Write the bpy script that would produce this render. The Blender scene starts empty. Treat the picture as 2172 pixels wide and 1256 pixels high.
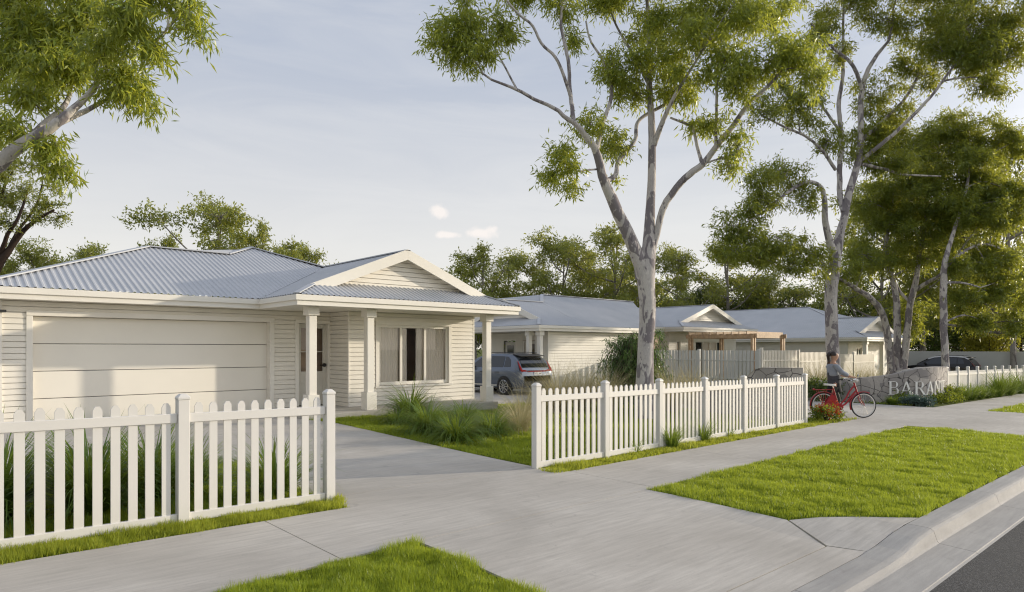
import bpy, bmesh, math, random
import numpy as np
from mathutils import Vector, Matrix

# ------------------------------------------------------------------ camera, sky, sun
# world axes: x runs along the street, y runs from the street into the lots, z up (metres)
SC = bpy.context.scene
COL = SC.collection
H = 1.6
YAW = math.atan2(.672, .741)
cam_data = bpy.data.cameras.new("Camera")
cam_data.sensor_width = 36.0
cam_data.lens = 23.04
cam_data.shift_y = 0.0511
cam_data.clip_start = 0.1
cam_data.clip_end = 3000
cam = bpy.data.objects.new("Camera", cam_data)
COL.objects.link(cam)
cam.location = (0, 0, H)
cam.rotation_euler = (math.radians(90), 0, -YAW)
SC.camera = cam

SUN_EL = math.radians(11.0)
SUN_DIR = Vector((.921, -.39, 0)).normalized()          # towards the sun, flat
world = bpy.data.worlds.new("World")
SC.world = world
world.use_nodes = True
nt = world.node_tree
nt.nodes.clear()
sky = nt.nodes.new("ShaderNodeTexSky")
sky.sky_type = 'NISHITA'
sky.sun_disc = False
sky.sun_elevation = SUN_EL
sky.sun_rotation = math.atan2(SUN_DIR.x, SUN_DIR.y)
sky.air_density = 1.0
sky.dust_density = 1.6
sky.ozone_density = 1.6
bg = nt.nodes.new("ShaderNodeBackground")
bg.inputs[1].default_value = 0.15
world.cycles.sampling_method = 'MANUAL'
world.cycles.sample_map_resolution = 2048
wo = nt.nodes.new("ShaderNodeOutputWorld")
# thin high cloud and three small puffs, by direction
tc = nt.nodes.new("ShaderNodeTexCoord")
def wn(t, **k):
    n = nt.nodes.new(t)
    for a, b in k.items():
        setattr(n, a, b)
    return n
def wmath(op, a, b=None, c=None):
    n = wn("ShaderNodeMath", operation=op)
    for i, v in enumerate((a, b, c)):
        if v is None:
            continue
        if isinstance(v, (int, float)):
            n.inputs[i].default_value = v
        else:
            nt.links.new(v, n.inputs[i])
    return n.outputs[0]
mp = wn("ShaderNodeMapping")
mp.inputs['Scale'].default_value = (1.2, 1.2, 7.0)
mp.inputs['Rotation'].default_value = (0.0, 0.12, 0.3)
nt.links.new(tc.outputs['Generated'], mp.inputs[0])
nz = wn("ShaderNodeTexNoise")
nz.inputs['Scale'].default_value = 2.2
nz.inputs['Detail'].default_value = 7
nz.inputs['Roughness'].default_value = .6
nz.inputs['Distortion'].default_value = .8
nt.links.new(mp.outputs[0], nz.inputs[0])
ramp = wn("ShaderNodeMapRange")
ramp.inputs[1].default_value = .40
ramp.inputs[2].default_value = .78
nt.links.new(nz.outputs[0], ramp.inputs[0])
sep = wn("ShaderNodeSeparateXYZ")
nt.links.new(tc.outputs['Generated'], sep.inputs[0])
def wmix(f, a, b):
    n = wn("ShaderNodeMix", data_type='RGBA')
    for s, v in ((n.inputs[0], f), (n.inputs[6], a), (n.inputs[7], b)):
        if isinstance(v, (int, float)): s.default_value = v
        elif isinstance(v, tuple): s.default_value = (*v, 1)
        else: nt.links.new(v, s)
    return n.outputs[2]
def wrange(x, a, b, c=0., d=1., smooth=False):
    n = wn("ShaderNodeMapRange")
    if smooth: n.interpolation_type = 'SMOOTHSTEP'
    nt.links.new(x, n.inputs[0])
    for k, v in enumerate((a, b, c, d)): n.inputs[k + 1].default_value = v
    return n.outputs[0]
# high haze: pale near the horizon, greyer blue above; cirrus streaks; fill brightness added on the sun's side and behind the camera
hazecol = wmix(wrange(sep.outputs[2], .0, .40), (6.45, 6.1, 5.55), (3.2, 3.5, 4.15))
hazecol = wmix(wmath('MULTIPLY', ramp.outputs[0], .34), hazecol, (6.0, 5.85, 5.65))
skycol = wmix(.86, sky.outputs[0], hazecol)
# three small puffs of cumulus
puffs = None
for (pu, pv, ru, rv) in ((932, 449, 20, 19), (1024, 493, 36, 15), (948, 498, 30, 9)):
    X = (pu - 1086.0) / 1390.0; Z = -(pv - 739.0) / 1390.0
    c = Vector((.741 * X + .672, -.672 * X + .741, Z)).normalized()
    right = Vector((.741, -.672, 0)); up = Vector((0, 0, 1))
    dx = wn("ShaderNodeVectorMath", operation='SUBTRACT'); nt.links.new(tc.outputs['Generated'], dx.inputs[0]); dx.inputs[1].default_value = c
    def dotw(v, r):
        n = wn("ShaderNodeVectorMath", operation='DOT_PRODUCT'); nt.links.new(dx.outputs[0], n.inputs[0]); n.inputs[1].default_value = v / r
        return n.outputs['Value']
    qx = dotw(right, ru / 1390.0); qz = dotw(up, rv / 1390.0)
    r2 = wmath('SQRT', wmath('ADD', wmath('MULTIPLY', qx, qx), wmath('MULTIPLY', qz, qz)))
    pn = wn("ShaderNodeTexNoise"); pn.inputs['Scale'].default_value = 60; pn.inputs['Detail'].default_value = 6; nt.links.new(tc.outputs['Generated'], pn.inputs[0])
    m = wrange(wmath('ADD', r2, wmath('MULTIPLY', wmath('SUBTRACT', pn.outputs[0], .5), 1.6)), 1.1, .35, 0., .75, True)
    fwd = wn("ShaderNodeVectorMath", operation='DOT_PRODUCT'); nt.links.new(tc.outputs['Generated'], fwd.inputs[0]); fwd.inputs[1].default_value = c
    m = wmath('MULTIPLY', m, wmath('GREATER_THAN', fwd.outputs['Value'], 0.0))
    skycol = wmix(m, skycol, (6.2, 5.75, 5.45))
fill_lobe = wn("ShaderNodeVectorMath", operation='DOT_PRODUCT')  # broad sky glow added right-behind the camera to lift shaded surfaces
nt.links.new(tc.outputs['Generated'], fill_lobe.inputs[0]); fill_lobe.inputs[1].default_value = Vector((.72, -.68, .12)).normalized()
k = wrange(fill_lobe.outputs['Value'], .40, 1.0, 1.0, 1.9, True)
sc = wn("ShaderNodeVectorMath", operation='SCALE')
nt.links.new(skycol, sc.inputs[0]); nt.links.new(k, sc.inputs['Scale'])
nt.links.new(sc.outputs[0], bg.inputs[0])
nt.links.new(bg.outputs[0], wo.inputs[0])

sun_d = bpy.data.lights.new("Sun", 'SUN')
sun_d.energy = 3.4
sun_d.angle = math.radians(0.8)
sun_d.color = (1.0, .89, .72)
sun = bpy.data.objects.new("Sun", sun_d)
COL.objects.link(sun)
_d = Vector((-SUN_DIR.x * math.cos(SUN_EL), -SUN_DIR.y * math.cos(SUN_EL), -math.sin(SUN_EL)))
sun.rotation_euler = _d.to_track_quat('-Z', 'Y').to_euler()
SC.view_settings.view_transform = 'Standard'
SC.view_settings.look = 'None'
SC.view_settings.exposure = 0.15
SC.view_settings.gamma = 1
SC.view_settings.use_curve_mapping = False
SC.cycles.max_bounces = 8
SC.cycles.transparent_max_bounces = 16
SC.cycles.use_denoising = True
SC.cycles.use_adaptive_sampling = False
SC.cycles.diffuse_bounces = 6
SC.cycles.pixel_filter_type = 'BLACKMAN_HARRIS'
SC.cycles.filter_width = 1.15

# ------------------------------------------------------------------ helpers
RNG = np.random.default_rng(7)
random.seed(7)
E1 = np.array([.741, .672]); E1 /= np.linalg.norm(E1)
E2 = np.array([-E1[1], E1[0]])
FPX = 1390.0

def at(u, v, Y):
    """world point at depth Y for a direction given in photo pixels"""
    X = (u - 1086.0) / FPX * Y
    d = np.array([X, Y])
    return np.array([d @ E1, d @ E2, H - (v - 739.0) / FPX * Y])

def sstep(a, b, x):
    k = np.clip((np.asarray(x, float) - a) / (b - a), 0, 1)
    return k * k * (3 - 2 * k)

def gz(s, t):
    """height of the ground"""
    s = np.asarray(s, float); t = np.asarray(t, float)
    sc = np.clip(s, -30, 60)
    pad = np.clip(.17 - .009 * sc, 0, .2)
    return -.0128 * sc + sstep(6.8, 14, t) * pad

def tag(o, label=None, cat=None, group=None, kind=None):
    if label: o['label'] = label
    if cat: o['category'] = cat
    if group: o['group'] = group
    if kind: o['kind'] = kind
    return o

def empty(name, loc, rz=0.0):
    o = bpy.data.objects.new(name, None)
    COL.objects.link(o)
    o.location = loc
    o.rotation_euler = (0, 0, rz)
    o.empty_display_size = .2
    return o

class MB:
    """collects geometry in world (or local) coordinates"""
    def __init__(s):
        s.v = []; s.f = []
    def add(s, verts, faces):
        b = len(s.v)
        s.v.extend([tuple(map(float, p)) for p in verts])
        s.f.extend([tuple(int(i) + b for i in f) for f in faces])
        return s
    def box(s, x0, x1, y0, y1, z0, z1):
        v = [(x0, y0, z0), (x1, y0, z0), (x1, y1, z0), (x0, y1, z0), (x0, y0, z1), (x1, y0, z1), (x1, y1, z1), (x0, y1, z1)]
        return s.add(v, [(0, 3, 2, 1), (4, 5, 6, 7), (0, 1, 5, 4), (1, 2, 6, 5), (2, 3, 7, 6), (3, 0, 4, 7)])
    def hexa(s, p):
        return s.add(p, [(0, 3, 2, 1), (4, 5, 6, 7), (0, 1, 5, 4), (1, 2, 6, 5), (2, 3, 7, 6), (3, 0, 4, 7)])
    def bar(s, a, b, w, h, up=(0, 0, 1)):
        a = np.array(a, float); b = np.array(b, float)
        d = b - a; d /= np.linalg.norm(d)
        x = np.cross(d, up)
        if np.linalg.norm(x) < 1e-6: x = np.array([1., 0, 0])
        x /= np.linalg.norm(x); y = np.cross(x, d)
        o = [(-w / 2, -h / 2), (w / 2, -h / 2), (w / 2, h / 2), (-w / 2, h / 2)]
        return s.hexa([a + x * i + y * j for i, j in o] + [b + x * i + y * j for i, j in o])
    def tube(s, pts, rad, n=8, caps=True, jitter=0.0):
        pts = np.array(pts, float)
        if np.isscalar(rad): rad = [rad] * len(pts)
        m = len(pts)
        tn = np.gradient(pts, axis=0)
        tn /= (np.linalg.norm(tn, axis=1, keepdims=True) + 1e-9)
        ref = np.array([0, 0, 1.]) if abs(tn[0][2]) < .9 else np.array([1., 0, 0])
        x = np.cross(tn[0], ref); x /= np.linalg.norm(x)
        vs = []
        for i in range(m):
            x = x - tn[i] * (x @ tn[i]); x /= (np.linalg.norm(x) + 1e-9)
            y = np.cross(tn[i], x)
            for k in range(n):
                a = 2 * math.pi * k / n
                r = rad[i] * (1 + (jitter * (RNG.random() - .5) if jitter else 0))
                vs.append(pts[i] + (x * math.cos(a) + y * math.sin(a)) * r)
        fs = []
        for i in range(m - 1):
            for k in range(n):
                k2 = (k + 1) % n
                fs.append((i * n + k, i * n + k2, (i + 1) * n + k2, (i + 1) * n + k))
        if caps:
            fs.append(tuple(range(n - 1, -1, -1)))
            fs.append(tuple((m - 1) * n + k for k in range(n)))
        return s.add(vs, fs)
    def lathe(s, prof, c=(0, 0, 0), n=24, axis='z'):
        vs = []
        for r, z in prof:
            for k in range(n):
                a = 2 * math.pi * k / n
                if axis == 'z': vs.append((c[0] + r * math.cos(a), c[1] + r * math.sin(a), c[2] + z))
                elif axis == 'y': vs.append((c[0] + r * math.cos(a), c[1] + z, c[2] + r * math.sin(a)))
                else: vs.append((c[0] + z, c[1] + r * math.cos(a), c[2] + r * math.sin(a)))
        fs = []
        for i in range(len(prof) - 1):
            for k in range(n):
                k2 = (k + 1) % n
                fs.append((i * n + k, i * n + k2, (i + 1) * n + k2, (i + 1) * n + k))
        return s.add(vs, fs)
    def prism(s, poly, h0, h1, plane='xz'):
        """extrude a 2-D polygon; plane xz -> along y, xy -> along z, yz -> along x"""
        def P(a, b, h):
            return (a, h, b) if plane == 'xz' else ((a, b, h) if plane == 'xy' else (h, a, b))
        n = len(poly)
        vs = [P(a, b, h0) for a, b in poly] + [P(a, b, h1) for a, b in poly]
        fs = [tuple(range(n)), tuple(range(2 * n - 1, n - 1, -1))]
        for i in range(n):
            j = (i + 1) % n
            fs.append((i, i + n, j + n, j))
        return s.add(vs, fs)
    def mesh(s, name, mat, origin=(0, 0, 0), smooth=False, recalc=True):
        me = bpy.data.meshes.new(name)
        o = np.array(origin, float)
        v = np.array(s.v, float) - o if len(s.v) else np.zeros((0, 3))
        me.from_pydata([tuple(p) for p in v], [], s.f)
        if recalc:
            bm = bmesh.new(); bm.from_mesh(me)
            bmesh.ops.recalc_face_normals(bm, faces=bm.faces)
            bm.to_mesh(me); bm.free()
        if smooth:
            me.polygons.foreach_set("use_smooth", [True] * len(me.polygons))
        if mat: me.materials.append(mat)
        return me
    def build(s, name, mat, parent=None, smooth=False, bevel=0.0, origin=None, recalc=True, seg=2):
        org = origin if origin is not None else (_wloc(parent) if parent else (0, 0, 0))
        me = s.mesh(name, mat, org, smooth, recalc)
        o = bpy.data.objects.new(name, me)
        COL.objects.link(o)
        if parent:
            o.parent = parent
        elif origin is not None:
            o.location = origin
        if bevel > 0:
            m = o.modifiers.new("bevel", 'BEVEL')
            m.width = bevel; m.segments = seg; m.limit_method = 'ANGLE'; m.angle_limit = math.radians(35)
        if smooth:
            try:
                o.data.set_sharp_from_angle(angle=math.radians(40))
            except Exception:
                pass
        return o

def _wloc(o):
    l = np.zeros(3)
    while o is not None:
        l += np.array(o.location); o = o.parent
    return l

def copy_tree(o, parent=None):
    c = o.copy(); COL.objects.link(c)
    if parent: c.parent = parent
    for ch in [x for x in COL.objects if x.parent == o]:
        copy_tree(ch, c)
    return c

def bulk(name, V, Fq, mat, attr=None, parent=None, smooth=False):
    """fast mesh from numpy; Fq is (n,3) or (n,4); attr = per-face floats 'tone'"""
    me = bpy.data.meshes.new(name)
    n, k = Fq.shape
    org = _wloc(parent) if parent else np.zeros(3)
    V = (V - org).astype(np.float32)
    me.vertices.add(len(V)); me.vertices.foreach_set("co", V.ravel())
    me.loops.add(n * k); me.loops.foreach_set("vertex_index", Fq.ravel().astype(np.int32))
    me.polygons.add(n)
    me.polygons.foreach_set("loop_start", np.arange(0, n * k, k, dtype=np.int32))
    me.polygons.foreach_set("loop_total", np.full(n, k, np.int32))
    me.update(calc_edges=True)
    if attr is not None:
        a = me.attributes.new("tone", 'FLOAT', 'FACE')
        a.data.foreach_set("value", attr.astype(np.float32))
    if smooth: me.polygons.foreach_set("use_smooth", [True] * n)
    me.materials.append(mat)
    o = bpy.data.objects.new(name, me)
    COL.objects.link(o)
    if parent: o.parent = parent
    return o

# ------------------------------------------------------------------ materials
MATS = {}
def nodes_of(name):
    m = bpy.data.materials.new(name); m.use_nodes = True
    t = m.node_tree
    b = t.nodes['Principled BSDF']
    MATS[name] = m
    return m, t, b
def N(t, typ, **k):
    n = t.nodes.new(typ)
    for a, v in k.items(): setattr(n, a, v)
    return n
def noise(t, scale, detail=4, rough=.55, vec=None, dist=0.0):
    n = N(t, "ShaderNodeTexNoise")
    n.inputs['Scale'].default_value = scale; n.inputs['Detail'].default_value = detail
    n.inputs['Roughness'].default_value = rough; n.inputs['Distortion'].default_value = dist
    if vec is not None: t.links.new(vec, n.inputs['Vector'])
    return n.outputs[0]
def coords(t, scale=(1, 1, 1), rot=(0, 0, 0)):
    g = N(t, "ShaderNodeNewGeometry")
    m = N(t, "ShaderNodeMapping")
    m.inputs['Scale'].default_value = scale; m.inputs['Rotation'].default_value = rot
    t.links.new(g.outputs['Position'], m.inputs[0])
    return m.outputs[0]
def remap(t, x, a, b, c=0., d=1.):
    n = N(t, "ShaderNodeMapRange")
    t.links.new(x, n.inputs[0])
    for i, v in enumerate((a, b, c, d)): n.inputs[i + 1].default_value = v
    return n.outputs[0]
def mixcol(t, fac, a, b, mode='MIX'):
    n = N(t, "ShaderNodeMix", data_type='RGBA', blend_type=mode)
    for sock, v in ((n.inputs[0], fac), (n.inputs[6], a), (n.inputs[7], b)):
        if isinstance(v, (int, float)): sock.default_value = v
        elif isinstance(v, tuple): sock.default_value = (*v[:3], 1)
        else: t.links.new(v, sock)
    return n.outputs[2]
def bump(t, b, h, strength=.3, dist=.01):
    n = N(t, "ShaderNodeBump")
    n.inputs['Strength'].default_value = strength; n.inputs['Distance'].default_value = dist
    t.links.new(h, n.inputs['Height']); t.links.new(n.outputs[0], b.inputs['Normal'])
def M(name, col, rough=.55, var=.08, scale=3.0, metal=0.0, spec=.5, bmp=0.0, bscale=60, dist=.004):
    if name in MATS: return MATS[name]
    m, t, b = nodes_of(name)
    c = coords(t)
    lo = tuple(x * (1 - var) for x in col); hi = tuple(min(1, x * (1 + var)) for x in col)
    f = remap(t, noise(t, scale, 5, .6, c), .3, .7)
    t.links.new(mixcol(t, f, lo, hi), b.inputs['Base Color'])
    b.inputs['Roughness'].default_value = rough; b.inputs['Metallic'].default_value = metal
    b.inputs['Specular IOR Level'].default_value = spec
    if bmp: bump(t, b, noise(t, bscale, 3, .6, c), bmp, dist)
    return m

M('cream_paint', (.80, .755, .665), .5, .05, 1.3, bmp=.06, bscale=40)
M('cream_trim', (.81, .77, .69), .45, .03, 2)
M('garage_paint', (.82, .775, .685), .5, .03, .8)
M('white_vinyl', (.68, .655, .615), .38, .03, 2.0)
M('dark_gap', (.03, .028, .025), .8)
M('soffit_paint', (.80, .76, .68), .6, .03)
M('timber', (.50, .34, .20), .6, .25, 6)
M('fence_grey_and_shade', (.56, .55, .51), .55, .05, 1)  # shade painted in on the open battens; own grey on the boundary fence
M('cream_fence_paint', (.70, .655, .56), .5, .05, 1)
M('black_rubber', (.018, .018, .018), .7)
M('chrome', (.75, .75, .75), .18, .02, 5, metal=1.0)
M('black_plastic', (.02, .02, .022), .45)
M('red_paint', (.33, .012, .018), .28, .1, 4)
M('saddle_cream', (.75, .72, .66), .5)
M('brown_leather', (.20, .08, .04), .5)
M('skin', (.46, .26, .17), .5, .06, 8)
M('hair', (.022, .012, .008), .5, .2, 20)
M('grey_jacket', (.26, .28, .32), .8, .12, 12, bmp=.2, bscale=80)
M('dark_vest', (.055, .055, .065), .85, .2, 14)
M('white_shirt', (.70, .68, .64), .8)
M('black_cloth', (.008, .008, .009), .9)
M('legging', (.045, .05, .04), .85)
M('shoe', (.10, .07, .05), .6)
M('car_silver', (.17, .195, .24), .22, .02, 2, metal=.6)
M('car_dark', (.016, .014, .014), .2, .02, 2)
M('car_white_roof', (.62, .62, .62), .3)
M('car_glass', (.012, .014, .018), .06, .02, spec=.8)
M('tail_red', (.30, .008, .010), .15)
M('plate_white', (.75, .75, .73), .4)
M('letter_metal', (.88, .86, .82), .4, .04, 4)
M('interior', (.50, .36, .26), .9, .15, 2)
M('door_paint', (.62, .59, .52), .5, .03)
M('slab_concrete', (.46, .435, .39), .85, .1, 3, bmp=.2, bscale=50)

def curtain_mat():
    m, t, b = nodes_of('curtain')
    b.inputs['Base Color'].default_value = (.93, .84, .72, 1)
    b.inputs['Roughness'].default_value = .9
    tr = N(t, "ShaderNodeBsdfTranslucent"); tr.inputs[0].default_value = (.8, .72, .63, 1)
    mx = N(t, "ShaderNodeMixShader"); mx.inputs[0].default_value = .06
    t.links.new(b.outputs[0], mx.inputs[1]); t.links.new(tr.outputs[0], mx.inputs[2])
    t.links.new(mx.outputs[0], t.nodes['Material Output'].inputs[0])
curtain_mat()

def glass_mat():
    m, t, b = nodes_of('window_glass')
    t.nodes.remove(b)
    tr = N(t, "ShaderNodeBsdfTransparent"); tr.inputs[0].default_value = (.98, .98, .98, 1)
    gl = N(t, "ShaderNodeBsdfGlossy"); gl.inputs['Roughness'].default_value = .02
    fr = N(t, "ShaderNodeFresnel"); fr.inputs[0].default_value = 1.5
    mx = N(t, "ShaderNodeMixShader")
    t.links.new(fr.outputs[0], mx.inputs[0])
    t.links.new(tr.outputs[0], mx.inputs[1]); t.links.new(gl.outputs[0], mx.inputs[2])
    t.links.new(mx.outputs[0], t.nodes['Material Output'].inputs[0])
glass_mat()

def roof_mat():
    m, t, b = nodes_of('roof_steel')
    c = coords(t)
    f = remap(t, noise(t, .9, 5, .6, c), .3, .7)
    t.links.new(mixcol(t, f, (.44, .455, .48), (.52, .525, .545)), b.inputs['Base Color'])
    b.inputs['Roughness'].default_value = .42
    b.inputs['Metallic'].default_value = .0
roof_mat()

def concrete_mat(name, c0, c1, streak_rot):
    m, t, b = nodes_of(name)
    p = coords(t)
    st = coords(t, (1.2, 16, 1), (0, 0, streak_rot))
    big = remap(t, noise(t, .55, 6, .62, p, .6), .32, .68)
    col = mixcol(t, big, c0, c1)
    s1 = remap(t, noise(t, 1.4, 6, .7, st), .35, .7)
    col = mixcol(t, mixcol_f(t, s1, .55), col, tuple(x * .74 for x in c0))
    sp = remap(t, noise(t, 55, 4, .8, p), .56, .78)
    col = mixcol(t, mixcol_f(t, sp, .4), col, (.22, .205, .19))
    blot = remap(t, noise(t, 3.1, 8, .72, p, 1.2), .60, .72)
    col = mixcol(t, mixcol_f(t, blot, .45), col, (.22, .205, .19))
    t.links.new(col, b.inputs['Base Color'])
    b.inputs['Roughness'].default_value = .82
    b.inputs['Specular IOR Level'].default_value = .3
    n = N(t, "ShaderNodeMath", operation='ADD')
    t.links.new(noise(t, 90, 4, .7, p), n.inputs[0]); t.links.new(noise(t, 9, 5, .7, st), n.inputs[1])
    bump(t, b, n.outputs[0], .35, .004)
def mixcol_f(t, x, k):
    n = N(t, "ShaderNodeMath", operation='MULTIPLY'); t.links.new(x, n.inputs[0]); n.inputs[1].default_value = k
    return n.outputs[0]
concrete_mat('concrete', (.44, .405, .36), (.60, .56, .505), .25)
concrete_mat('kerb_concrete', (.34, .325, .31), (.45, .43, .40), 1.57)

def asphalt_mat():
    m, t, b = nodes_of('asphalt')
    p = coords(t)
    v = N(t, "ShaderNodeTexVoronoi"); v.inputs['Scale'].default_value = 130
    t.links.new(p, v.inputs['Vector'])
    k = remap(t, v.outputs['Color'], .55, 1.0)
    col = mixcol(t, k, (.028, .028, .030), (.17, .165, .16))
    col = mixcol(t, mixcol_f(t, remap(t, noise(t, .8, 5, .6, p), .4, .7), .5), col, (.06, .058, .055))
    t.links.new(col, b.inputs['Base Color'])
    b.inputs['Roughness'].default_value = .9
    bump(t, b, v.outputs['Distance'], .6, .006)
asphalt_mat()

def soil_mat():
    m, t, b = nodes_of('turf_soil')
    p = coords(t)
    f = remap(t, noise(t, 2.3, 6, .65, p), .35, .65)
    f2 = remap(t, noise(t, 40, 4, .7, p), .4, .7)
    col = mixcol(t, f, (.075, .10, .016), (.12, .145, .022))
    col = mixcol(t, mixcol_f(t, f2, .5), col, (.05, .042, .02))
    t.links.new(col, b.inputs['Base Color'])
    b.inputs['Roughness'].default_value = .95
    b.inputs['Specular IOR Level'].default_value = .1
    bump(t, b, noise(t, 70, 3, .7, p), .8, .02)
soil_mat()

def leaf_mat(name, dark, light, trans, tr_fac=.45, rough=.5, spec=.3):
    """two-sided leaf; 'tone' picks the leaf's own colour between an older and a younger leaf"""
    m, t, b = nodes_of(name)
    a = N(t, "ShaderNodeAttribute", attribute_name="tone")
    col = mixcol(t, a.outputs['Fac'], dark, light)
    t.links.new(col, b.inputs['Base Color'])
    b.inputs['Roughness'].default_value = rough
    b.inputs['Specular IOR Level'].default_value = spec
    tr = N(t, "ShaderNodeBsdfTranslucent")
    t.links.new(mixcol(t, a.outputs['Fac'], tuple(x * .75 for x in trans), trans), tr.inputs[0])
    mx = N(t, "ShaderNodeMixShader"); mx.inputs[0].default_value = tr_fac
    t.links.new(b.outputs[0], mx.inputs[1]); t.links.new(tr.outputs[0], mx.inputs[2])
    t.links.new(mx.outputs[0], t.nodes['Material Output'].inputs[0])
    return m
leaf_mat('gum_leaf', (.07, .14, .03), (.35, .40, .07), (.72, .74, .09), .47, .34, .6)
leaf_mat('gum_leaf_deep', (.04, .088, .02), (.22, .28, .05), (.66, .66, .07), .44, .34, .6)
leaf_mat('gum_leaf_far', (.10, .15, .04), (.30, .33, .075), (.58, .57, .09), .44, .4, .5)
leaf_mat('dark_leaf', (.03, .062, .02), (.095, .145, .036), (.21, .26, .045), .40)
leaf_mat('yellow_leaf', (.14, .16, .02), (.26, .25, .03), (.40, .36, .04), .45)
leaf_mat('weeping_leaf', (.04, .10, .035), (.10, .18, .055), (.20, .30, .06), .40, .35, .5)
leaf_mat('turf_blade', (.125, .225, .022), (.31, .38, .038), (.56, .63, .055), .46, .4, .45)
leaf_mat('turf_dry', (.15, .23, .02), (.38, .41, .045), (.62, .64, .07), .46)
leaf_mat('strap_leaf', (.07, .15, .03), (.19, .29, .05), (.38, .46, .055), .42, .35, .5)
leaf_mat('straw_blade', (.46, .40, .21), (.70, .62, .38), (.60, .52, .28), .42)
leaf_mat('shrub_leaf', (.08, .14, .022), (.20, .26, .035), (.36, .40, .04), .44)
leaf_mat('blue_leaf', (.06, .10, .085), (.11, .16, .14), (.10, .16, .12), .3)
leaf_mat('red_petal', (.30, .02, .008), (.50, .07, .015), (.45, .06, .01), .4)

def bark_mat(name, pale, mid, dark, patch=.56):
    m, t, b = nodes_of(name)
    p = coords(t, (1, 1, .42))
    f = remap(t, noise(t, 1.6, 5, .6, p), .35, .65)
    col = mixcol(t, f, pale, mid)
    k = remap(t, noise(t, 3.4, 3, .45, p, .8), patch, patch + .03)
    col = mixcol(t, mixcol_f(t, k, .85), col, dark)
    k2 = remap(t, noise(t, 9, 3, .5, p, .4), .64, .67)
    col = mixcol(t, mixcol_f(t, k2, .8), col, tuple(x * .8 for x in dark))
    fine = remap(t, noise(t, 45, 5, .7, p), .45, .8)
    col = mixcol(t, mixcol_f(t, fine, .5), col, tuple(x * .55 for x in mid))
    fl = remap(t, noise(t, 14, 4, .6, p, .6), .60, .64)
    col = mixcol(t, mixcol_f(t, fl, .6), col, tuple(min(1, x * 1.15) for x in pale))
    sp = remap(t, noise(t, 22, 2, .5, p), .68, .71)
    col = mixcol(t, mixcol_f(t, sp, .7), col, dark)
    t.links.new(col, b.inputs['Base Color'])
    b.inputs['Roughness'].default_value = .85
    b.inputs['Specular IOR Level'].default_value = .2
    n = N(t, "ShaderNodeMath", operation='ADD')
    t.links.new(k, n.inputs[0]); t.links.new(noise(t, 30, 4, .7, p), n.inputs[1])
    bump(t, b, n.outputs[0], .5, .012)
bark_mat('gum_bark', (.62, .575, .53), (.46, .42, .405), (.18, .155, .17), .50)
bark_mat('far_bark', (.34, .31, .27), (.26, .23, .20), (.12, .10, .09))
bark_mat('dark_bark', (.075, .05, .038), (.055, .038, .03), (.03, .022, .02))

def stone_mat():
    m, t, b = nodes_of('crazy_stone')
    p = coords(t)
    wob = noise(t, 1.5, 2, .5, p)
    dn = N(t, "ShaderNodeVectorMath", operation='ADD')
    t.links.new(p, dn.inputs[0])
    sc = N(t, "ShaderNodeVectorMath", operation='SCALE'); sc.inputs['Scale'].default_value = .25
    cn = N(t, "ShaderNodeTexNoise"); cn.inputs['Scale'].default_value = 1.8; t.links.new(p, cn.inputs['Vector'])
    t.links.new(cn.outputs['Color'], sc.inputs[0]); t.links.new(sc.outputs[0], dn.inputs[1])
    v = N(t, "ShaderNodeTexVoronoi", feature='DISTANCE_TO_EDGE'); v.inputs['Scale'].default_value = 2.6
    v2 = N(t, "ShaderNodeTexVoronoi"); v2.inputs['Scale'].default_value = 2.9
    t.links.new(dn.outputs[0], v.inputs['Vector']); t.links.new(dn.outputs[0], v2.inputs['Vector'])
    sp = N(t, "ShaderNodeSeparateColor"); t.links.new(v2.outputs['Color'], sp.inputs[0])
    col = mixcol(t, sp.outputs[0], (.24, .22, .215), (.54, .49, .44))
    col = mixcol(t, mixcol_f(t, remap(t, noise(t, 14, 5, .7, p), .35, .7), .45), col, (.29, .265, .25))
    edge = remap(t, v.outputs['Distance'], .010, .026)
    col = mixcol(t, edge, (.085, .078, .075), col)
    t.links.new(col, b.inputs['Base Color'])
    b.inputs['Roughness'].default_value = .85
    n = N(t, "ShaderNodeMath", operation='ADD')
    t.links.new(edge, n.inputs[0]); t.links.new(mixcol_f(t, noise(t, 18, 4, .7, p), .5), n.inputs[1])
    bump(t, b, n.outputs[0], .7, .03)
stone_mat()
G = MATS

# ------------------------------------------------------------------ setting: ground, road, kerb, paths
def kerb_h(s):
    s = np.asarray(s, float)
    up = sstep(5.9, 7.0, s); dn = 1 - sstep(1.7, 3.0, s)
    gap2 = 1 - sstep(16.3, 17.4, s) * (1 - sstep(24.2, 25.2, s))
    return .055 + .075 * np.maximum(up, dn) * gap2
_gz0 = gz
def gz(s, t):
    dip = (.13 - kerb_h(s)) * (1 - sstep(2.1, 4.5, t))
    return _gz0(s, t) - dip
def drift(s):
    return np.clip(np.asarray(s, float) - 6.44, 0, 11.5) * .045

def clip_poly(poly, ax, lo, hi):
    for sgn, lim in ((1, lo), (-1, hi)):
        out = []
        for i in range(len(poly)):
            p, q = poly[i], poly[(i + 1) % len(poly)]
            a, b = sgn * (p[ax] - lim), sgn * (q[ax] - lim)
            if a >= 0: out.append(p)
            if (a > 1e-12 and b < -1e-12) or (a < -1e-12 and b > 1e-12):
                k = a / (a - b)
                out.append(tuple(p[j] + (q[j] - p[j]) * k for j in range(len(p))))
        poly = out
        if len(poly) < 3: return []
    return poly

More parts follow.
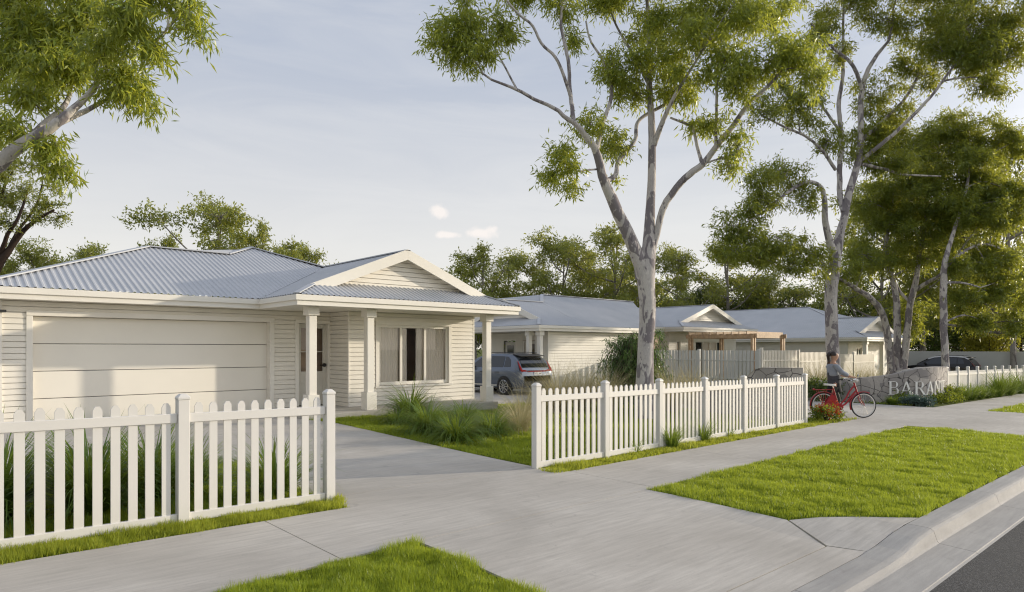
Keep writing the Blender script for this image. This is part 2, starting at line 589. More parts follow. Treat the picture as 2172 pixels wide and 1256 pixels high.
def drape(mb, poly, off=.0, step=.5, thick=.05):
    """lay a slab on the ground: top follows the ground, sides go down"""
    xs = [p[0] for p in poly]; ys = [p[1] for p in poly]
    for i in range(int(math.floor(min(xs) / step)), int(math.floor(max(xs) / step)) + 1):
        col = clip_poly(poly, 0, i * step, (i + 1) * step)
        if not col: continue
        for j in range(int(math.floor(min(ys) / step)), int(math.floor(max(ys) / step)) + 1):
            c = clip_poly(col, 1, j * step, (j + 1) * step)
            if len(c) < 3: continue
            mb.add([(x, y, float(gz(x, y)) + off) for x, y in c], [tuple(range(len(c)))])
    n = len(poly)
    for i in range(n):
        p, q = poly[i], poly[(i + 1) % n]
        L = math.hypot(q[0] - p[0], q[1] - p[1]); k = max(1, int(L / step))
        for a in range(k):
            f0, f1 = a / k, (a + 1) / k
            x0, y0 = p[0] + (q[0] - p[0]) * f0, p[1] + (q[1] - p[1]) * f0
            x1, y1 = p[0] + (q[0] - p[0]) * f1, p[1] + (q[1] - p[1]) * f1
            z0, z1 = float(gz(x0, y0)) + off, float(gz(x1, y1)) + off
            mb.add([(x0, y0, z0), (x1, y1, z1), (x1, y1, z1 - thick), (x0, y0, z0 - thick)], [(0, 1, 2, 3)])

def terrain():
    xs = np.unique(np.concatenate([np.linspace(-900, -40, 12), np.arange(-40, -4, 3.), np.arange(-4, 30, .4), np.arange(30, 70, 1.5), np.linspace(70, 1200, 14)]))
    ys = np.unique(np.concatenate([np.linspace(-900, -12, 10), [-10.2, -10.0, 1.42, 2.09], np.arange(2.1, 16, .4), np.arange(16, 40, 1.5), np.linspace(40, 1300, 16)]))
    X, Y = np.meshgrid(xs, ys)
    Z = gz(X, Y) - .016
    Z = np.where((Y < 2.095) & (Y > -10.1), gz(X, 2.1) - .35, Z)
    Z = np.where(Y <= -10.1, _gz0(X, 0) - .02, Z)
    V = np.stack([X, Y, Z], -1).reshape(-1, 3)
    nx = len(xs); ny = len(ys)
    i, j = np.meshgrid(np.arange(nx - 1), np.arange(ny - 1))
    b = (j * nx + i).ravel()
    Fq = np.stack([b, b + 1, b + nx + 1, b + nx], 1)
    o = bulk('ground', V, Fq, G['turf_soil'], smooth=True)
    tag(o, kind='structure')
terrain()

def road():
    xs = np.concatenate([np.arange(-60, 60, 2.), np.linspace(60, 400, 12)])
    ys = np.array([-9.6, -4.2, 1.59])
    X, Y = np.meshgrid(xs, ys)
    crown = np.where(np.abs(Y + 4.2) < .1, .06, 0)
    Z = _gz0(X, 0) - .155 + crown
    V = np.stack([X, Y, Z], -1).reshape(-1, 3)
    nx = len(xs)
    i, j = np.meshgrid(np.arange(nx - 1), np.arange(2))
    b = (j * nx + i).ravel()
    tag(bulk('road', V, np.stack([b, b + 1, b + nx + 1, b + nx], 1), G['asphalt']), kind='structure')
road()

def kerb():
    mb = MB()
    edges = list(np.arange(-14.55, 60, 2.4)) + [70, 90, 130]
    for a, b in zip(edges[:-1], edges[1:]):
        ss = np.linspace(a + .004, b - .004, max(3, int((b - a) / .3)) if b < 61 else 3)
        rings = []
        for s in ss:
            gy = float(_gz0(s, 0)) - .155; kh = float(kerb_h(s)); top = float(_gz0(s, 0)) - .13 + kh
            k = kh / .13
            face = 1.905 - .015 * (1 - k)
            prof = [(1.50, gy - .1), (1.50, gy - .01), (1.56, gy + .006), (1.565, gy + .014), (1.62, gy + .016), (face - .055, gy + .028), (face - .04, gy + .034 + .012 * k),
                    (face - .012, top - .022 * k), (face + .012, top - .004), (face + .04, top + .002), (2.115, top + .004), (2.115, top - .25)]
            rings.append([(s, t, z) for t, z in prof])
        n = len(rings[0]); m = len(rings)
        fs = []
        for i in range(m - 1):
            for j in range(n - 1):
                fs.append((i * n + j, (i + 1) * n + j, (i + 1) * n + j + 1, i * n + j + 1))
        fs.append(tuple(range(n))); fs.append(tuple((m - 1) * n + j for j in range(n - 1, -1, -1)))
        mb.add([p for r in rings for p in r], fs)
    tag(mb.build('kerb', G['kerb_concrete']), kind='structure')
kerb()

def slabs(name, polys, mat='concrete', off=0.0):
    mb = MB()
    for p in polys: drape(mb, p, off)
    o = mb.build(name, G[mat]); tag(o, kind='structure'); return o
J = .005
fp = [[(-30, 4.72), (-9.6 - J, 4.72), (-9.6 - J, 6.16), (-30, 6.16)]]
for a, b in ((-9.6, -6.6), (-6.6, -3.6), (-3.6, -.6), (-.6, 2.43)):
    fp.append([(a + J, 4.64 - .085 * (2.43 - a)), (b - J, 4.64 - .085 * (2.43 - b)), (b - J, 6.16), (a + J, 6.16)])
ed = [6.62, 9.7, 12.8, 15.9, 17.3]
for a, b in zip(ed[:-1], ed[1:]):
    da, db = float(drift(a)), float(drift(b))
    fp.append([(a + J, 4.70 + da), (b - J, 4.70 + db), (b - J, 6.12 + db), (a + J, 6.12 + da)])
for a in np.arange(24.3, 60, 4.):
    fp.append([(a + J, 5.1), (a + 4 - J, 5.1), (a + 4 - J, 6.55), (a + J, 6.55)])
slabs('footpath', fp)
slabs('driveway', [
    [(2.43 + J, 4.64), (3.15, 4.70), (6.62 - J, 4.70), (6.62 - J, 6.15), (6.50, 6.70 - J), (3.3, 6.70 - J), (3.3, 6.16), (2.43 + J, 6.16)],
    [(3.3, 6.70 + J), (6.50, 6.70 + J), (6.55, 9.6), (3.3, 9.6)],
    [(-3.5, 9.6 + J), (6.55, 9.6 + J), (6.56, 12.9), (-3.5, 12.9)],
    [(-3.5, 12.9 + J), (6.56, 12.9 + J), (6.3, 13.75), (6.3, 16.12), (-3.5, 16.12)],
    [(3.15, 4.70 - 2 * J), (3.15, 3.02), (3.75, 2.42 + J), (5.93, 2.42 + J), (6.42, 3.0), (6.44, 4.70 - 2 * J)],
    [(2.2, 2.125), (6.05, 2.125), (5.95, 2.42 - J), (2.5, 2.42 - J)],
    [(6.06, 2.125), (7.42, 2.125), (6.72, 2.8), (6.43, 2.98), (5.97, 2.43)],
])
slabs('entrance_road', [
    [(17.3 + J, 2.12), (24.3, 2.12), (24.3, 8.0), (17.3 + J, 8.0)], [(17.3 + J, 8.0 + J), (24.3, 8.0 + J), (24.3, 12.6), (17.3 + J, 12.6)]])
slabs('neighbour_driveway', [[(13.4, 15.2), (18.62, 15.2), (18.62, 30), (13.4, 30)]])

# ------------------------------------------------------------------ turf: mown grass, one mass per lawn
def in_poly(px, py, poly):
    r = np.zeros(len(px), bool); n = len(poly)
    for i in range(n):
        x0, y0 = poly[i]; x1, y1 = poly[(i + 1) % n]
        c = ((y0 > py) != (y1 > py))
        with np.errstate(divide='ignore', invalid='ignore'):
            r ^= c & (px < (x1 - x0) * (py - y0) / (y1 - y0 + 1e-12) + x0)
    return r
_VN = RNG.random((64, 64))
def vnoise(x, y, sc):
    x = x / sc; y = y / sc
    i = np.floor(x).astype(int); j = np.floor(y).astype(int); a = x - i; b = y - j
    a = a * a * (3 - 2 * a); b = b * b * (3 - 2 * b)
    g = lambda p, q: _VN[p % 64, q % 64]
    return (g(i, j) * (1 - a) + g(i + 1, j) * a) * (1 - b) + (g(i, j + 1) * (1 - a) + g(i + 1, j + 1) * a) * b

def turf(name, poly, h=.05, dens=9000, mat='turf_blade', fringe=.03, wmul=1.25, lo=700):
    xs = np.array([p[0] for p in poly]); ys = np.array([p[1] for p in poly])
    x0, x1, y0, y1 = xs.min() - .1, xs.max() + .1, ys.min() - .1, ys.max() + .1
    n = int((x1 - x0) * (y1 - y0) * dens)
    px = RNG.uniform(x0, x1, n); py = RNG.uniform(y0, y1, n)
    depth = px * E1[1] + py * E2[1]
    keep = RNG.random(n) < np.clip((5.0 / np.maximum(depth, 1)) ** 1.5, lo / dens, 1)
    px, py, depth = px[keep], py[keep], depth[keep]
    wob = .9 * fringe * np.sin(px * 9 + 3 * np.sin(py * 7)) + RNG.normal(0, fringe * .5, len(px))
    wob2 = .9 * fringe * np.sin(py * 9 + 3 * np.sin(px * 6)) + RNG.normal(0, fringe * .5, len(px))
    k = in_poly(px + wob2, py + wob, poly)
    px, py, depth = px[k], py[k], depth[k]
    n = len(px)
    tuft = (vnoise(px, py, .26) * .6 + vnoise(px + 9, py + 4, .08) * .4); tuft = sstep(.15, .85, tuft)
    hh = h * (.35 + 1.15 * tuft) * RNG.uniform(.6, 1.25, n)
    w = .0046 * wmul * np.maximum(1, depth / 5.0) ** .85 * RNG.uniform(.7, 1.3, n)
    a = RNG.uniform(0, 2 * np.pi, n); la = RNG.uniform(0, 2 * np.pi, n); lean = hh * RNG.uniform(.1, .95, n)
    z = gz(px, py) - .018
    dx, dy = np.cos(a) * w / 2, np.sin(a) * w / 2
    V = np.empty((n, 3, 3))
    V[:, 0] = np.stack([px - dx, py - dy, z], 1)
    V[:, 1] = np.stack([px + dx, py + dy, z], 1)
    V[:, 2] = np.stack([px + np.cos(la) * lean, py + np.sin(la) * lean, z + .018 + hh * np.sqrt(np.maximum(.15, 1 - (lean / hh) ** 2 * .6))], 1)
    tone = np.clip(.25 + .5 * vnoise(px + 31, py + 17, .9) + RNG.normal(0, .18, n), 0, 1)
    o = bulk(name, V.reshape(-1, 3), np.arange(3 * n).reshape(n, 3), G[mat], tone)
    tag(o, kind='stuff')
    return o

D_ = lambda s: float(drift(s))
o = turf('verge_grass', [(6.44, 4.68), (9, 4.70 + D_(9)), (12, 4.70 + D_(12)), (15, 4.70 + D_(15)), (16.6, 5.12), (17.1, 4.85), (17.3, 4.2), (17.3, 2.8), (17.0, 2.14), (7.44, 2.14), (6.72, 2.8), (6.43, 3.0)], .045, 14000)
tag(o, 'wide mown grass verge between footpath and kerb', 'grass')
o = turf('verge_grass', [(-1.5, 4.26), (1.5, 4.52), (3.12, 4.66), (3.15, 3.0), (2.3, 2.14), (-1.5, 2.14)], .05, 16000)
tag(o, 'corner of mown verge grass in front of the near picket fence', 'grass')
o = turf('verge_grass', [(24.0, 5.08), (60, 5.08), (60, 2.2), (25.5, 2.2), (24.4, 3.0)], .06, 5000, lo=500)
tag(o, 'far verge grass beyond the entrance road', 'grass')
o = turf('edge_grass', [(-1.2, 6.17), (3.32, 6.17), (3.42, 6.68), (-1.2, 6.68)], .048, 12000, 'turf_dry', wmul=1.5)
tag(o, 'ragged grass strip along the foot of the near picket fence', 'grass')
o = turf('edge_grass', [(6.36, 6.10), (10, 6.12 + D_(10)), (14, 6.12 + D_(14)), (18.0, 6.55), (17.6, 6.9), (16.4, 7.05), (10, 6.8), (6.4, 6.66)], .052, 10000, 'turf_dry', wmul=1.5)
tag(o, 'bright grass strip along the foot of the middle picket fence', 'grass')
o = turf('front_lawn', [(6.58, 6.68), (10, 6.84), (17.2, 7.1), (17.2, 12), (13.2, 15.2), (12.2, 14.6), (12.1, 13.74), (6.32, 13.72), (6.56, 12.9), (6.56, 9.6)], .05, 9000)
tag(o, 'front lawn between the driveway and the porch', 'grass')
o = turf('bed_grass', [(-1.2, 6.68), (3.3, 6.68), (3.3, 9.55), (-2.2, 9.55), (-2.2, 8)], .07, 7000)
tag(o, 'shaded lawn patch behind the near picket fence', 'grass')
o = turf('far_lawn', [(24.4, 7.5), (25.1, 9), (24.9, 14), (36, 14), (40, 7), (28, 7)], .08, 1500, lo=350)
tag(o, 'garden grass behind the stone sign wall', 'grass')
o = turf('far_lawn', [(17.2, 10.2), (17.2, 15.1), (13.6, 15.1)], .08, 2000, lo=400)
tag(o, 'lawn patch beside the entrance road behind the middle fence', 'grass')

# ------------------------------------------------------------------ houses
def board_wall(mb, p0, d, L, z0, z1, holes=(), pitch=.116, lim=None, lap=.02, base=None, groove=.014):
    """lapped weatherboards; p0 start (x,y), d unit direction, outward is to the right of d"""
    d = np.array(d, float); n = np.array([d[1], -d[0]])
    zs = np.arange(base if base is not None else z0, z1 + pitch, pitch)
    for za, zb in zip(zs[:-1], zs[1:]):
        za = max(za, z0); zb = min(zb, z1)
        if zb - za < .006: continue
        zm = (za + zb) / 2
        segs = [(0., L, 0., L)]
        if lim:
            a0, a1 = lim(za); b0, b1 = lim(zb)
            if a1 - a0 < .02: continue
            if b1 < b0: b0 = b1 = (b0 + b1) / 2
            segs = [(a0, a1, b0, b1)]
        for h in holes:
            if h[2] < zm < h[3]:
                new = []
                for s in segs:
                    if h[1] <= s[0] or h[0] >= s[1]: new.append(s); continue
                    if h[0] > s[0]: new.append((s[0], h[0], s[2], h[0]))
                    if h[1] < s[1]: new.append((h[1], s[1], h[1], s[3]))
                segs = new
        for a0, a1, b0, b1 in segs:
            def P(a, o, z): return (p0[0] + d[0] * a + n[0] * o, p0[1] + d[1] * a + n[1] * o, z)
            zg = max(za + .002, zb - groove)
            mb.add([P(a0, .003, za), P(a1, .003, za), P(a0, lap, za), P(a1, lap, za), P(b0, lap * .75, zg), P(b1, lap * .75, zg), P(b0, -.018, zg), P(b1, -.018, zg), P(b0, -.018, zb), P(b1, -.018, zb)],
                   [(0, 1, 3, 2), (2, 3, 5, 4), (4, 5, 7, 6), (6, 7, 9, 8), (0, 2, 4, 6), (1, 7, 5, 3)])

def ribroof(mb, poly, zf, a, pitch=.13, h=.019, w=.034):
    """ribbed steel sheet: poly in plan, height zf(x,y), ribs repeat along the unit vector a"""
    a = np.array(a, float)
    P = [(float(np.dot(p, a)), p[0], p[1]) for p in poly]
    lo, hi = min(p[0] for p in P), max(p[0] for p in P)
    c0 = math.floor(lo / pitch)
    brk = []
    for k in range(c0 - 1, int(hi / pitch) + 2):
        c = k * pitch
        brk += [(c - w, 0.), (c - w * .45, h), (c + w * .45, h), (c + w, 0.)]
    for (b0, h0), (b1, h1) in zip(brk[:-1], brk[1:]):
        if b1 < lo or b0 > hi: continue
        c = clip_poly(P, 0, b0, b1)
        if len(c) < 3: continue
        mb.add([(x, y, zf(x, y) + h0 + (h1 - h0) * (q - b0) / (b1 - b0)) for q, x, y in c], [tuple(range(len(c)))])

def sweep(mb, path, prof):
    """closed profile (outward offset, z) along a plan polyline with mitred corners; outward is to the right"""
    pts = [np.array(p, float) for p in path]; n = len(pts); rings = []
    for i in range(n):
        d0 = pts[i] - pts[i - 1] if i else pts[1] - pts[0]
        d1 = pts[i + 1] - pts[i] if i < n - 1 else d0
        d0 = d0 / np.linalg.norm(d0); d1 = d1 / np.linalg.norm(d1)
        n0 = np.array([d0[1], -d0[0]]); n1 = np.array([d1[1], -d1[0]])
        m = (n0 + n1); m = m / (1 + n0 @ n1)
        rings.append([(*(pts[i] + m * o), z) for o, z in prof])
    k = len(prof); fs = []
    for i in range(n - 1):
        for j in range(k):
            j2 = (j + 1) % k
            fs.append((i * k + j, (i + 1) * k + j, (i + 1) * k + j2, i * k + j2))
    fs.append(tuple(range(k))); fs.append(tuple((n - 1) * k + j for j in range(k - 1, -1, -1)))
    mb.add([p for r in rings for p in r], fs)

def eaves(hs, path, zf, deep=.23):
    org = hs['org']
    g = MB(); sweep(g, path, [(0.0, zf - .125), (.0, zf - .012), (-.012, zf), (-.11, zf), (-.11, zf - .125)])
    f = MB(); sweep(f, path, [(-.045, zf - deep), (-.045, zf - .12), (-.075, zf - .12), (-.075, zf - deep)])
    g.build('gutter', G['cream_trim'], hs['root'], bevel=.006, origin=org)
    f.build('fascia', G['cream_trim'], hs['root'], bevel=.004, origin=org)

def dutch_gable(hs, x0, x1, yf, zf, m, gb=.72, gw=1.0, pitch=.116):
    """skirt roof, barge boards and boarded triangle of a gable that faces -y; returns the ridge height"""
    org = hs['org']; root = hs['root']
    xm = (x0 + x1) / 2; za = zf + m * (xm - x0); ms = .4
    sk = MB()
    ribroof(sk, [(x0, yf), (x1, yf), (x1 - gw, yf + gw), (x0 + gw, yf + gw)], lambda x, y: zf + ms * (y - yf), (1, 0))
    sk.build('skirt_roof', G['roof_steel'], root, origin=org, recalc=False)
    yb = yf + gb; zs = zf + ms * gb - .01
    bw = .27
    for sgn in (-1, 1):
        b = MB()
        xa = xm + sgn * ((za + .05 - zs) / m); xb = xm + sgn * ((za + .05 - bw - zs) / m)
        poly = [(xa, zs), (xm, za + .05), (xm, za + .05 - bw), (xb, zs)]
        b.prism(poly, yb - .02, yb + .02)
        bo = b.build('barge_board', G['cream_trim'], root, bevel=.004, origin=org)
        s = MB()
        x_e = xm + sgn * ((za - .10 - zs) / m)
        s.prism([(x_e, zs), (xm, za - .10), (xm, za - .06), (x_e + sgn * .09, zs)], yb + .021, yf + gw + .05)
        s.build('gable_soffit', G['soffit_paint'], root, origin=org)
    w = MB(); zb = zf + ms * gw
    lim = lambda z: (x0 + (z + .06 - zf) / m - x0, x1 - (z + .06 - zf) / m - x0)
    board_wall(w, (x0, yf + gw), (1, 0), x1 - x0, zb - .05, za - .12, lim=lim, pitch=pitch)
    w.build('gable_wall', G['cream_paint'], root, origin=org, recalc=False)
    return za

def column(hs, x, y, z0, z1, w=.18):
    org = hs['org']
    c = empty('porch_column', (x - org[0], y - org[1], z0 - org[2])); c.parent = hs['root']
    O = (x, y, z0)
    MB().box(x - w / 2, x + w / 2, y - w / 2, y + w / 2, z0 + .43, z1 - .20).build('shaft', G['cream_trim'], c, bevel=.006, origin=O)
    b = w / 2 + .045
    MB().box(x - b, x + b, y - b, y + b, z0, z0 + .43).build('base', G['cream_trim'], c, bevel=.008, origin=O)
    MB().box(x - b, x + b, y - b, y + b, z1 - .20, z1).build('capital', G['cream_trim'], c, bevel=.008, origin=O)
    return c

def curtain_mesh(x0, x1, y, z0, z1, fold=.075, amp=.009, seed=0):
    r = np.random.default_rng(seed)
    n = max(10, int((x1 - x0) / fold * 8))
    xs = np.linspace(x0, x1, n)
    ph = np.cumsum(np.ones(n) * (2 * np.pi * (x1 - x0) / fold / n) * (1 + .25 * np.sin(np.linspace(0, 9, n) + r.random() * 6)))
    mb = MB(); vs = []
    for z, k in ((z0, 1.0), ((z0 + z1) / 2, .9), (z1, .75)):
        vs += [(x, y + amp * k * math.sin(p), z) for x, p in zip(xs, ph)]
    fs = []
    for j in range(2):
        for i in range(n - 1):
            fs.append((j * n + i, j * n + i + 1, (j + 1) * n + i + 1, (j + 1) * n + i))
    mb.add(vs, fs)
    return mb

def window(hs, x0, x1, y, z0, z1, splits=(), curtains=(), room=True, fw=.07, trim=.10, name='window', back='interior'):
    """window in a wall that faces -y at plane y: trim, sash frame, pane, curtains and the room behind"""
    org = hs['org']
    t = MB()
    t.box(x0 - trim, x1 + trim, y - .03, y + .03, z1, z1 + trim)
    t.box(x0 - trim, x0, y - .03, y + .03, z0 - .03, z1 - .001)
    t.box(x1, x1 + trim, y - .03, y + .03, z0 - .03, z1 - .001)
    fr = t.build(name, G['cream_trim'], hs['root'], bevel=.004, origin=org)
    O = org
    MB().box(x0 - trim - .02, x1 + trim + .02, y - .06, y + .03, z0 - .085, z0 - .031).build('sill', G['cream_trim'], fr, bevel=.004, origin=O)
    s = MB(); yy0, yy1 = y + .035, y + .085
    s.box(x0, x1, yy0, yy1, z1 - fw, z1); s.box(x0, x1, yy0, yy1, z0, z0 + fw)
    xs = [x0 + fw / 2] + list(splits) + [x1 - fw / 2]
    for q in xs: s.box(q - fw / 2, q + fw / 2, yy0 - .003, yy1 + .003, z0 + fw + .001, z1 - fw - .001)
    s.build('sash_frame', G['cream_trim'], fr, bevel=.004, origin=O)
    MB().add([(x0, y + .06, z0), (x1, y + .06, z0), (x1, y + .06, z1), (x0, y + .06, z1)], [(0, 1, 2, 3)]).build('pane', G['window_glass'], fr, origin=O)
    # reveal
    r = MB()
    r.box(x0 - .02, x0, y + .03, y + .105, z0, z1); r.box(x1, x1 + .02, y + .03, y + .105, z0, z1); r.box(x0, x1, y + .03, y + .105, z1, z1 + .02); r.box(x0, x1, y + .03, y + .105, z0 - .02, z0)
    r.build('reveal', G['cream_trim'], fr, origin=O)
    for i, (a, b) in enumerate(curtains):
        curtain_mesh(a, b, y + .14, z0 - .1, z1 + .05, seed=i + 3).build('curtain', G['curtain'], fr, smooth=True, origin=O, recalc=False)
    if room:
        d = 2.2; k = MB()
        X0, X1, Z0, Z1 = x0 - .5, x1 + .5, z0 - .4, z1 + .2
        k.add([(X0, y + .107, Z0), (X1, y + .107, Z0), (X1, y + d, Z0), (X0, y + d, Z0), (X0, y + .107, Z1), (X1, y + .107, Z1), (X1, y + d, Z1), (X0, y + d, Z1)],
              [(0, 1, 2, 3), (4, 7, 6, 5), (3, 2, 6, 7), (0, 3, 7, 4), (1, 5, 6, 2)])
        k.build('room_interior', G[back], fr, origin=O)
    return fr

def cap(c, a, b, w, h):
    c.append((a, b, w, h))
def build_caps(c, B, rf):
    for a, b, w, h in c:
        mb = MB(); mb.bar(a, b, w, h); B(mb, 'ridge_cap', 'roof_steel', rf, bevel=.006)

# ---- house 1: the near cottage with double garage and porch
def near_house():
    root = empty('cottage', (7, 15, 0))
    tag(root, 'near cream weatherboard cottage with double garage door, gabled porch and grey ribbed roof', 'house', 'cream weatherboard cottages')
    hs = dict(root=root, org=(7, 15, 0))
    B = lambda mb, n, m, p=root, **k: mb.build(n, G[m], p, origin=hs['org'], **k)
    zf = 2.77; m = .4; x0, x1 = 6.0, 12.58; xm = (x0 + x1) / 2; yf = 13.5; yg = 15.55; xl = .75
    front = lambda x, y: zf + m * (y - yg)
    r = MB()
    ribroof(r, [(xl, yg), (x0, yg), (x0 + 3.2, yg + 3.2), (7.6, 20.35), (6.55, 19.3), (xl + 3.75, 19.3)], front, (1, 0))
    left = lambda x, y: zf + m * (x - x0); right = lambda x, y: zf + m * (x1 - x)
    ribroof(r, [(x0, yf), (x0, yg), (xm, yg + xm - x0), (xm, yf + .72), (x0 + .72, yf + .72)], left, (0, 1))
    ribroof(r, [(x1, yf), (x1 - .72, yf + .72), (xm, yf + .72), (xm, 18.66), (7.78, 20.35), (7.78, 27), (x1, 30)], right, (0, 1))
    ribroof(r, [(xl, yg), (xl + 3.75, 19.3), (xl + 3.75, 26), (xl, 30)], lambda x, y: zf + m * (x - xl), (0, 1))
    ribroof(r, [(xl + 3.75, 19.3), (6.55, 19.3), (7.6, 20.35), (7.78, 27), (xl + 3.75, 27)], lambda x, y: zf + m * 3.75 + .3 * max(0, x - 6.4), (0, 1))
    rf = B(r, 'roof', 'roof_steel', recalc=False)
    c = []
    cap(c, (xl, yg, zf + .03), (xl + 3.75, 19.3, zf + m * 3.75 + .03), .16, .03)
    cap(c, (xl + 3.75, 19.3, zf + 1.53), (6.55, 19.3, zf + 1.53), .18, .03)
    cap(c, (6.55, 19.3, zf + 1.53), (7.62, 20.35, zf + m * 4.8 + .03), .16, .03)
    cap(c, (7.62, 20.35, zf + m * 4.8 + .03), (9.25, 18.75, zf + 1.33), .16, .03)
    cap(c, (xm, yf + .7, zf + m * (xm - x0) + .02), (xm, 18.8, zf + m * (xm - x0) + .02), .18, .03)
    cap(c, (x0 + .02, yf + .02, zf + .025), (x0 + .72, yf + .72, zf + m * .72 + .025), .14, .025)
    cap(c, (x1 - .02, yf + .02, zf + .025), (x1 - .72, yf + .72, zf + m * .72 + .025), .14, .025)
    build_caps(c, B, rf)
    f = MB(); f.bar((x0 + .12, yg - .1, zf + .075), (xm - .75, 17.9, zf + m * (xm - .75 - x0) + .035), .03, .022)
    B(f, 'flashing', 'roof_steel', rf)
    dutch_gable(hs, x0, x1, yf, zf, m)
    eaves(hs, [(xl, 30), (xl, yg), (x0, yg), (x0, yf), (x1, yf), (x1, 30)], zf)
    s = MB()
    s.box(x0 + .08, x1 - .08, yf + .08, 15.12, 2.545, 2.575); s.box(x0 + .08, 8.12, 15.121, 16.12, 2.545, 2.575)
    s.box(xl + .08, x0 + .079, yg + .08, 16.12, 2.545, 2.575); s.box(12.16, x1 - .08, 15.121, 30, 2.545, 2.575); s.box(xl + .08, 1.2, 16.121, 30, 2.545, 2.575)
    B(s, 'soffit', 'soffit_paint')
    # walls
    zb = 2.545
    w = MB()
    board_wall(w, (1.2, 16.1), (1, 0), 6.9, -.1, zb, [(.39, 5.28, -1, 2.30), (5.92, 6.91, -1, 2.28)], base=.115 - .116 * 2)
    board_wall(w, (8.1, 16.1), (0, -1), 1.0, .12, zb, base=.115)
    board_wall(w, (8.1, 15.1), (1, 0), 4.05, .12, zb, [(.76, 3.25, .60, 2.31)], base=.115)
    board_wall(w, (12.15, 15.1), (0, 1), 14.9, -.3, zb, base=.115 - .116 * 4)
    board_wall(w, (1.2, 30), (0, -1), 13.9, -.1, zb, base=.115 - .116 * 2)
    wl = B(w, 'wall', 'cream_paint', recalc=False)
    for q in ((8.075, 8.105, 15.06, 15.10, .12), (12.13, 12.175, 15.075, 15.12, .12), (1.16, 1.215, 16.055, 16.09, -.05)):
        B(MB().box(q[0], q[1], q[2], q[3], q[4], zb - .002), 'corner_trim', 'cream_trim', wl)
    k = MB(); k.box(1.25, 8.13, 16.45, 29.9, -.2, 2.54); k.box(8.14, 8.75, 15.2, 29.9, -.2, 2.54); k.box(11.9, 12.09, 15.2, 29.9, -.2, 2.54); k.box(8.76, 11.89, 17.6, 29.9, -.2, 2.54)
    B(k, 'light_block', 'interior', wl)  # unseen solid boxes added behind the boards to block light
    # porch floor
    p = MB(); p.box(6.32, 11.96, 13.76, 16.1, -.35, .12); p.box(8.0, 12.16, 15.0, 15.2, -.35, .119)
    B(p, 'porch_floor', 'slab_concrete', bevel=.012)
    for x in (6.60, 8.07, 11.78): column(hs, x, 14.04, .12, 2.545)
    # garage door
    g = MB(); gx0, gx1, gzt = 1.70, 6.47, 2.25; yd = 16.26
    edges = np.linspace(.02, gzt, 5)
    for a, b in zip(edges[:-1], edges[1:]): g.box(gx0, gx1, yd, yd + .04, a + .006, b - .006)
    gd = B(g, 'garage_door', 'garage_paint', bevel=.008)
    jb = MB()
    jb.box(1.59, 1.70, 16.06, 16.30, -.05, 2.25); jb.box(6.47, 6.58, 16.06, 16.30, -.05, 2.25); jb.box(1.59, 6.58, 16.055, 16.30, 2.251, 2.36)
    B(jb, 'garage_frame', 'cream_trim', bevel=.006)
    B(MB().box(1.72, 6.45, yd + .042, yd + .06, .0, 2.25), 'seal', 'dark_gap', gd)
    # front door
    dx0, dx1 = 7.22, 8.02
    fr = MB(); fr.box(7.12, dx0, 16.06, 16.24, .12, 2.24); fr.box(dx1, 8.085, 16.06, 16.24, .12, 2.24); fr.box(7.12, 8.085, 16.055, 16.24, 2.241, 2.33)
    B(fr, 'door_frame', 'cream_trim', bevel=.005)
    d = MB(); yy = 16.17
    gx = (dx0 + .10, dx1 - .10); gzz = (1.0, 2.12)
    d.box(dx0 + .004, gx[0], yy, yy + .045, .13, 2.236); d.box(gx[1], dx1 - .004, yy, yy + .045, .13, 2.236)
    d.box(gx[0] + .001, gx[1] - .001, yy, yy + .045, .13, gzz[0]); d.box(gx[0] + .001, gx[1] - .001, yy, yy + .045, gzz[1], 2.236)
    d.box(gx[0] + .001, gx[1] - .001, yy + .005, yy + .04, 1.50, 1.525)
    do = B(d, 'front_door', 'door_paint', bevel=.004)
    B(MB().add([(gx[0], yy + .02, gzz[0]), (gx[1], yy + .02, gzz[0]), (gx[1], yy + .02, gzz[1]), (gx[0], yy + .02, gzz[1])], [(0, 1, 2, 3)]), 'glass_panel', 'window_glass', do)
    h = MB(); h.lathe([(0, -.05), (.045, -.05), (.05, -.03), (.05, 0), (0, 0)], (7.955, yy - .002, 1.16), 18, 'y'); h.bar((7.955, yy - .045, 1.16), (7.82, yy - .045, 1.16), .02, .02)
    B(h, 'handle', 'black_plastic', do)
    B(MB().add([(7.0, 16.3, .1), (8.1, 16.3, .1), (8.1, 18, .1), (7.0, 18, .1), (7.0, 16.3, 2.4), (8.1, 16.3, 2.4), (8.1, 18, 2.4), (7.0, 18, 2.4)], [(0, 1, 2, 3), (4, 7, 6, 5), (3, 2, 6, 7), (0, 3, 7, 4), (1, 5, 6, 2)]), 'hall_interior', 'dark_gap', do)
    # front window
    window(hs, 8.97, 11.24, 15.1, .64, 2.22, splits=(9.68, 10.46), curtains=((8.92, 9.66), (9.7, 9.93), (10.22, 10.46), (10.5, 11.3)))
    # small wall light at the garage corner
    l = MB(); l.box(1.10, 1.27, 15.93, 16.05, 2.30, 2.345)
    B(l, 'wall_lamp', 'black_plastic')
near_house()

def local_house(name, loc, rz, label):
    root = empty(name, loc, rz)
    tag(root, label, 'house', 'cream weatherboard cottages')
    return dict(root=root, org=(0, 0, 0))

